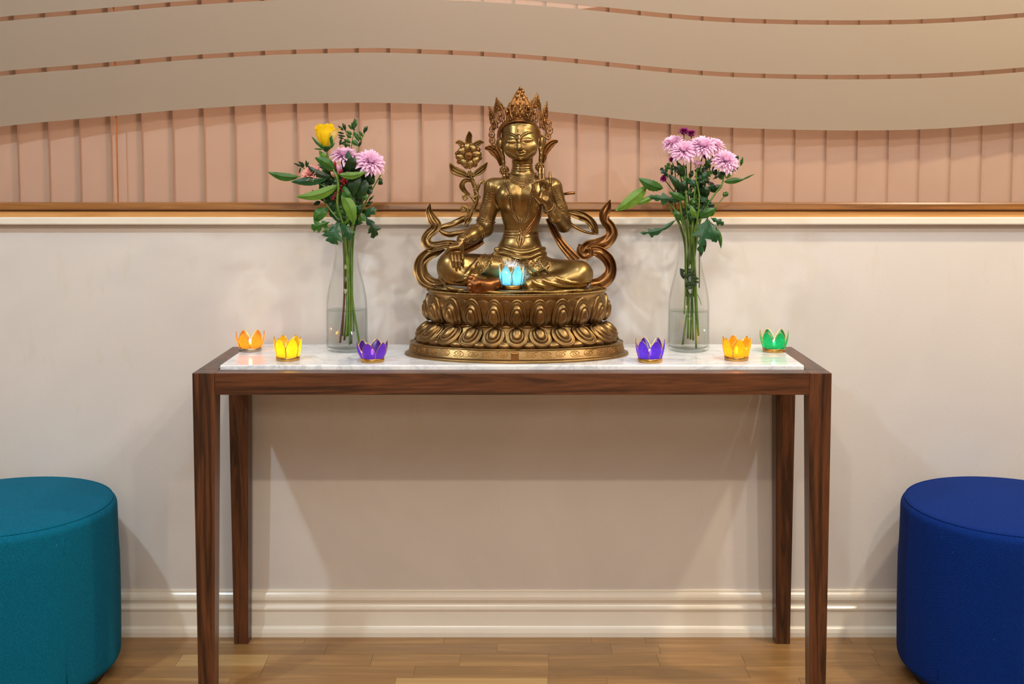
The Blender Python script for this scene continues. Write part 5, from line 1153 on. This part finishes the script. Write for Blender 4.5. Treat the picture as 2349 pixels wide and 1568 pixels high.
def aster(c, r, d, lab, path, seed, tx=.5, tz=0): 
    t = flower('purple_aster', *c, 0, lab, 'flower', g2, vx2); stem(t, path+[(c[0], c[1]+3, d-1)], 1.5, 'stem_dark'); mum(t, c, r, d, tx, tz, 'aster_purple', npet=60, seed=seed, lw=.3); calyx(t, (c[0], c[1]+3), d-2, r*.5, 'leaf_dark'); return t
aster((1569, 301), 14, -6, 'purple aster standing topmost of all in the right vase', [(1586, 720, -10), (1584, 560, -10), (1578, 440, -10), (1570, 340, -8)], 21)
aster((1586, 306), 13, -2, 'purple aster just behind the pink blooms at the top of the right vase', [(1588, 700, -12), (1586, 560, -12), (1584, 440, -10)], 22)
aster((1541, 365), 8, 0, 'small purple aster under the leftmost pink bloom in the right vase', [(1580, 690, 0), (1572, 560, 0), (1550, 480, 0), (1549, 400, 0)], 23, .4, -.7)
aster((1523, 409), 11, 4, 'purple aster sticking out left at mid height of the right vase bouquet', [(1574, 680, 4), (1572, 540, 4), (1556, 460, 4), (1534, 424, 4)], 24, .5, -.8)
aster((1540, 459), 11, 10, 'purple aster low beside the dark lobed leaf in the right vase', [(1572, 660, 8), (1570, 560, 8), (1552, 500, 10)], 25, .6, -.4)
aster((1632, 423), 8, 4, 'small purple aster at mid height right in the right vase', [(1590, 650, 2), (1596, 530, 2), (1618, 460, 2)], 26, .7, .4)
aster((1620, 359), 9, -4, 'small purple aster peeping between the pink blooms on the right', [(1588, 640, -4), (1594, 520, -4), (1612, 420, -4)], 27)
t = flower('lily_leaf_branch', 1450, 450, 0, 'branch of long pale leaves reaching left from the right vase', 'foliage', g2, vx2)
stem(t, [(1570, 720, 14), (1574, 600, 12), (1568, 520, 14), (1540, 470, 16), (1516, 450, 16), (1490, 450, 14), (1462, 462, 12)], 1.8)
blade((1483, 428), (1411, 484), 29, 12, 20, 'leaf_light', t, bend=-4); blade((1521, 432), (1464, 408), 25, 14, 20, 'leaf_mid', t, bend=-4, ser=.08); blade((1500, 450), (1455, 468), 12, 10, 12, 'leaf_light', t, bend=-3)
blade((1576, 452), (1487, 450), 30, 20, 26, 'leaf_blue', t, [(.25, .16, .7), (.55, .10, .95), (.75, .10, .5), (.9, .1, .4)], bend=-5); blade((1560, 440), (1532, 399), 17, 14, 18, 'leaf_dark', t, bend=4); blade((1572, 458), (1534, 440), 16, 22, 26, 'leaf_mid', t)
t = flower('chrysanthemum_foliage', 1590, 480, 0, 'dense dark chrysanthemum leaves and bare stems filling the right vase neck', 'foliage', g2, vx2)
stem(t, [(1602, 770, -6), (1596, 650, -6), (1590, 540, -6), (1596, 470, -6), (1606, 420, -6)], 2.4); stem(t, [(1576, 700, -12), (1578, 560, -10), (1566, 480, -8), (1552, 430, -8)], 2, 'stem_green', 'twig'); stem(t, [(1590, 560, 16), (1600, 500, 18), (1604, 450, 18), (1596, 410, 16)], 2, 'stem_green', 'twig'); stem(t, [(1560, 520, 10), (1545, 490, 10), (1526, 462, 8)], 1.6, 'stem_green', 'twig'); stem(t, [(1566, 515, 16), (1560, 470, 18), (1554, 452, 16)], 1.4, 'stem_green', 'twig')
rr_ = random.Random(4)
for k in range(80):
    yy = rr_.uniform(385, 515); a_ = (rr_.gauss(1592, 10+(515-yy)*.17), yy); an = rr_.uniform(-2.6, -.5); ln = rr_.uniform(20, 38)
    blade(a_, (a_[0]+ln*math.cos(an), a_[1]+ln*math.sin(an)*.8), rr_.uniform(10, 18), rr_.uniform(-14, 12), rr_.uniform(-14, 14), rr_.choice(('leaf_dark', 'leaf_dark', 'leaf_blue', 'leaf_mid')), t, rr_.choice((MUML, MUML, None)), seed=k)
t = flower('lobed_leaf_branch', 1620, 520, 0, 'big lobed leaves hanging over the rim of the right vase', 'foliage', g2, vx2)
stem(t, [(1600, 740, 10), (1596, 640, 12), (1592, 540, 16), (1604, 505, 22), (1622, 498, 24)], 2)
blade((1624, 499), (1606, 579), 50, 26, 40, 'leaf_blue', t, [(.22, .10, .7), (.42, .12, 1.0), (.68, .10, .42), (.9, .12, .35)], bend=2, ser=.05); blade((1626, 504), (1643, 556), 30, 24, 34, 'leaf_blue', t, MUML); blade((1630, 499), (1661, 515), 18, 24, 28, 'leaf_blue', t, MUML); blade((1642, 520), (1654, 570), 11, 18, 22, 'leaf_mid', t, bend=-3)
blade((1604, 497), (1644, 477), 21, 24, 28, 'leaf_mid', t); blade((1597, 501), (1583, 470), 13, 26, 30, 'leaf_light', t); blade((1551, 504), (1467, 534), 22, 22, 32, 'leaf_blue', t, [(.25, .2, .45), (.55, .13, .8), (.68, .07, 1.1), (.9, .1, .4)], bend=-10); blade((1560, 505), (1548, 480), 14, 20, 22, 'leaf_mid', t); blade((1634, 478), (1628, 462), 14, 14, 16, 'leaf_dark', t)
t = flower('green_bud', 1666, 445, 0, 'single round green bud on a thin stem at the right of the right vase', 'foliage', g2, vx2)
stem(t, [(1604, 660, 0), (1606, 540, 2), (1620, 505, 6), (1641, 476, 6), (1660, 452, 6)], 1.4); ball(MB(), Q(1666, 445, 6), (5.5*PF, 5.5*PF, 6*PF), None, 12, 8).build('bud', 'leaf_mid', t); blade((1662, 452), (1660, 440), 7, 8, 9, 'leaf_mid', t, name='sepal')
t = flower('wet_sprig', 1590, 630, 0, 'small ragged leaves clinging to the stems inside the right vase', 'foliage', g2, vx2)
stem(t, [(1590, 716, 14), (1588, 660, 16), (1586, 600, 14), (1588, 560, 12)], 1.6, 'stem_dark'); stem(t, [(1596, 668, 4), (1603, 682, 2), (1609, 699, 2)], .9, 'stem_green', 'twig')
for k in range(22):
    a_ = (rr_.gauss(1586, 6), rr_.uniform(610, 660)); an = rr_.uniform(0, 6.3); blade(a_, (a_[0]+13*math.cos(an), a_[1]+13*math.sin(an)), 7, 14, 18, 'leaf_dark', t, droop=2, name='small_leaf')
blade((1569, 640), (1560, 614), 9, 6, 8, 'leaf_dark', t, name='small_leaf'); blade((1612, 560), (1607, 590), 9, 2, 4, 'leaf_dark', t, name='small_leaf'); blade((1610, 540), (1616, 578), 16, -4, -2, 'leaf_dark', t)

# ------------------------------------------------------------------ lotus tea light holders
def on_marble(px_, py_):
    """the point of the marble top seen at a pixel"""
    v = (YP-py_)/F; u = (px_-1174.5)/F; dy = math.cos(TILT)+v*math.sin(TILT); dz = -math.sin(TILT)+v*math.cos(TILT); s = (MZ-CH)/dz; return u*s, dy*s
def capiz_petal(mb, rim, base, a, w_, h, flare, r0):
    n, m = 12, 9; rows = []
    for i in range(n):
        s = i/(n-1); hw = w_/2*(math.sin(PI*(.16+.84*s)**.86)**.62 if s < 1 else 0)*(1-.10*s); rad = r0+flare*(1.15*s-.55*s*s+.10*math.sin(PI*s))
        if i == n-1: hw = .0001
        row_ = []
        for j in range(m):
            u = j/(m-1)*2-1; aa = a+u*hw/rad*.86; r_ = rad-.0012*abs(u)**2
            row_.append(base+np.array([r_*math.sin(aa), -r_*math.cos(aa), h*s]))
        rows.append(row_)
    G = np.array(rows); mb.add(G.reshape(-1, 3), grid_faces(n, m))
    edge = np.concatenate([G[:, 0], G[::-1, -1]]); tube(rim, edge, .00072, 5); return mb
def lotus(px_, py_, mat, rot, label, scale=1., flare=.0105, wide=.034, ring='thin_brass', white=False, z=None, Y=None, n=6, power=.35, hgt=.0415):
    if z is None: x, y = on_marble(px_, py_); z = MZ; y += .026*scale; x = float(un(px_, py_, y)[0])
    else: y = Y; x = float(un(px_, py_, y)[0])
    t = thing('lotus_tealight_holder', (x, y, z), label, 'candle holder', 'capiz shell lotus tea light holders'); base = np.array([x, y, z])
    k = scale; lathe(MB(), [(.004, .0004), (.0262*k, .0004), (.0268*k, .0012), (.0268*k, .0082*k), (.0262*k, .0090*k), (.0254*k, .0086*k), (.0252*k, .0022), (.004, .0020)], base, 48).build('base_ring', ring, t)
    for q in range(n):
        a = rot+2*PI*q/n; mb = MB(); rim = MB(); capiz_petal(mb, rim, base+np.array([0, 0, .0085*k]), a, wide*k, hgt*k, flare*k*(1.0), .0262*k)
        p = mb.build('capiz_petal', mat, t); rim.build('petal_rim', ring if ring == 'thin_brass' else 'thin_brass', p)
    c = thing('tea_light', (x, y, z+.0022), 'tea light burning inside the '+label.split(' lotus')[0]+' lotus holder'+(' on the statue' if z != MZ else '')+(' left of the statue' if px_ < 1100 else (' right of the statue' if z == MZ else '')), 'candle', 'tea lights in the lotus holders')
    lathe(MB(), [(.003, .0), (.0185, .0), (.0190, .0012), (.0190, .0120), (.0184, .0120), (.0182, .0105), (.003, .0104)], (x, y, z+.0024), 32).build('cup', 'candle_cup', c)
    lathe(MB(), [(.003, .0008), (.0178, .0008), (.0178, .0096), (.003, .0100)], (x, y, z+.0026), 32).build('wax', 'wax', c)
    tube(MB(), [(x, y, z+.012), (x+.0002, y, z+.0165)], .0006, 6).build('wick', 'dark_base', c)
    ball(MB(), (x, y, z+.0215), (.0034, .0034, .0070), None, 12, 10).build('flame', 'flame_white' if white else 'flame_warm', c)
    l = bpy.data.lights.new('flame_light', 'POINT'); l.energy = power; l.shadow_soft_size = .004; l.color = (1, .97, .95) if white else (1, .78, .45)
    lo = bpy.data.objects.new('flame_light', l); COL.objects.link(lo); lo.location = (0, 0, .027); lo.parent = c
    return t
lotus(574.5, 808, 'capiz_orange', -.33, 'orange lotus tea light holder at the far left, glowing over a silver ring', 1.0, .0125, .037, 'tarnished_ring', power=.14, hgt=.038)
lotus(660.5, 829.5, 'capiz_yellow', PI/6+.03, 'yellow lotus tea light holder left of the left vase', 1.0, .0085, .040, power=.14, hgt=.045)
lotus(854.5, 833, 'capiz_purple', -.18, 'wide open purple lotus tea light holder between the left vase and the statue', 1.0, .0155, .040, power=.14, white=True, hgt=.038)
lotus(1491, 833.5, 'capiz_violet', .33, 'violet lotus tea light holder just right of the statue', 1.02, .0100, .039, power=.14, white=True, hgt=.042)
lotus(1689, 829, 'capiz_amber', 0.05, 'amber lotus tea light holder between the right vase and the green holder', 1.02, .0100, .039, power=.14, hgt=.042)
lotus(1775, 809.5, 'capiz_green', .26, 'green lotus tea light holder at the far right of the marble top', 1.0, .0120, .039, power=.14, white=True, hgt=.042)
ZB = ZTOP+.0062
lotus(1173.5, 660, 'capiz_blue', PI/6+.02, 'sky blue lotus tea light holder standing in the lap of the statue', .94, .0075, .042, z=ZB, Y=2.628, power=.14, white=True, hgt=.050)
# white feather behind the blue holder
ft = thing('feather', tuple(S(1200, 655, 50)), 'fluffy white feather behind the blue lotus holder in the lap of the statue', 'feather')
tube(MB(), SP_([(1204, 664, 62), (1208, 650, 62), (1207, 636, 58), (1190, 615, 54), (1172, 607, 52), (1160, 605, 52)]), .5*px, 5, 24).build('quill', 'feather', ft)
mb = MB(); rf = random.Random(3); C = spline(SP_([(1206, 662, 62), (1209, 650, 62), (1208, 636, 58), (1192, 616, 54), (1174, 607, 52), (1158, 606, 52)]), 420)
for i, c in enumerate(C):
    a = rf.uniform(0, 2*PI); l_ = rf.uniform(6, 14)*px; dv = np.array([math.cos(a), rf.uniform(-.5, .3), math.sin(a)+.2]); e = c+dv*l_; mdl = (c+e)/2+np.array([rf.uniform(-1, 1)*1.5*px, 0, rf.uniform(-1, 1)*1.5*px])
    tube(mb, [c, mdl, e], [.32*px, .26*px, .1*px], 3)
mb.build('barbs', 'feather', ft)['kind'] = 'stuff'
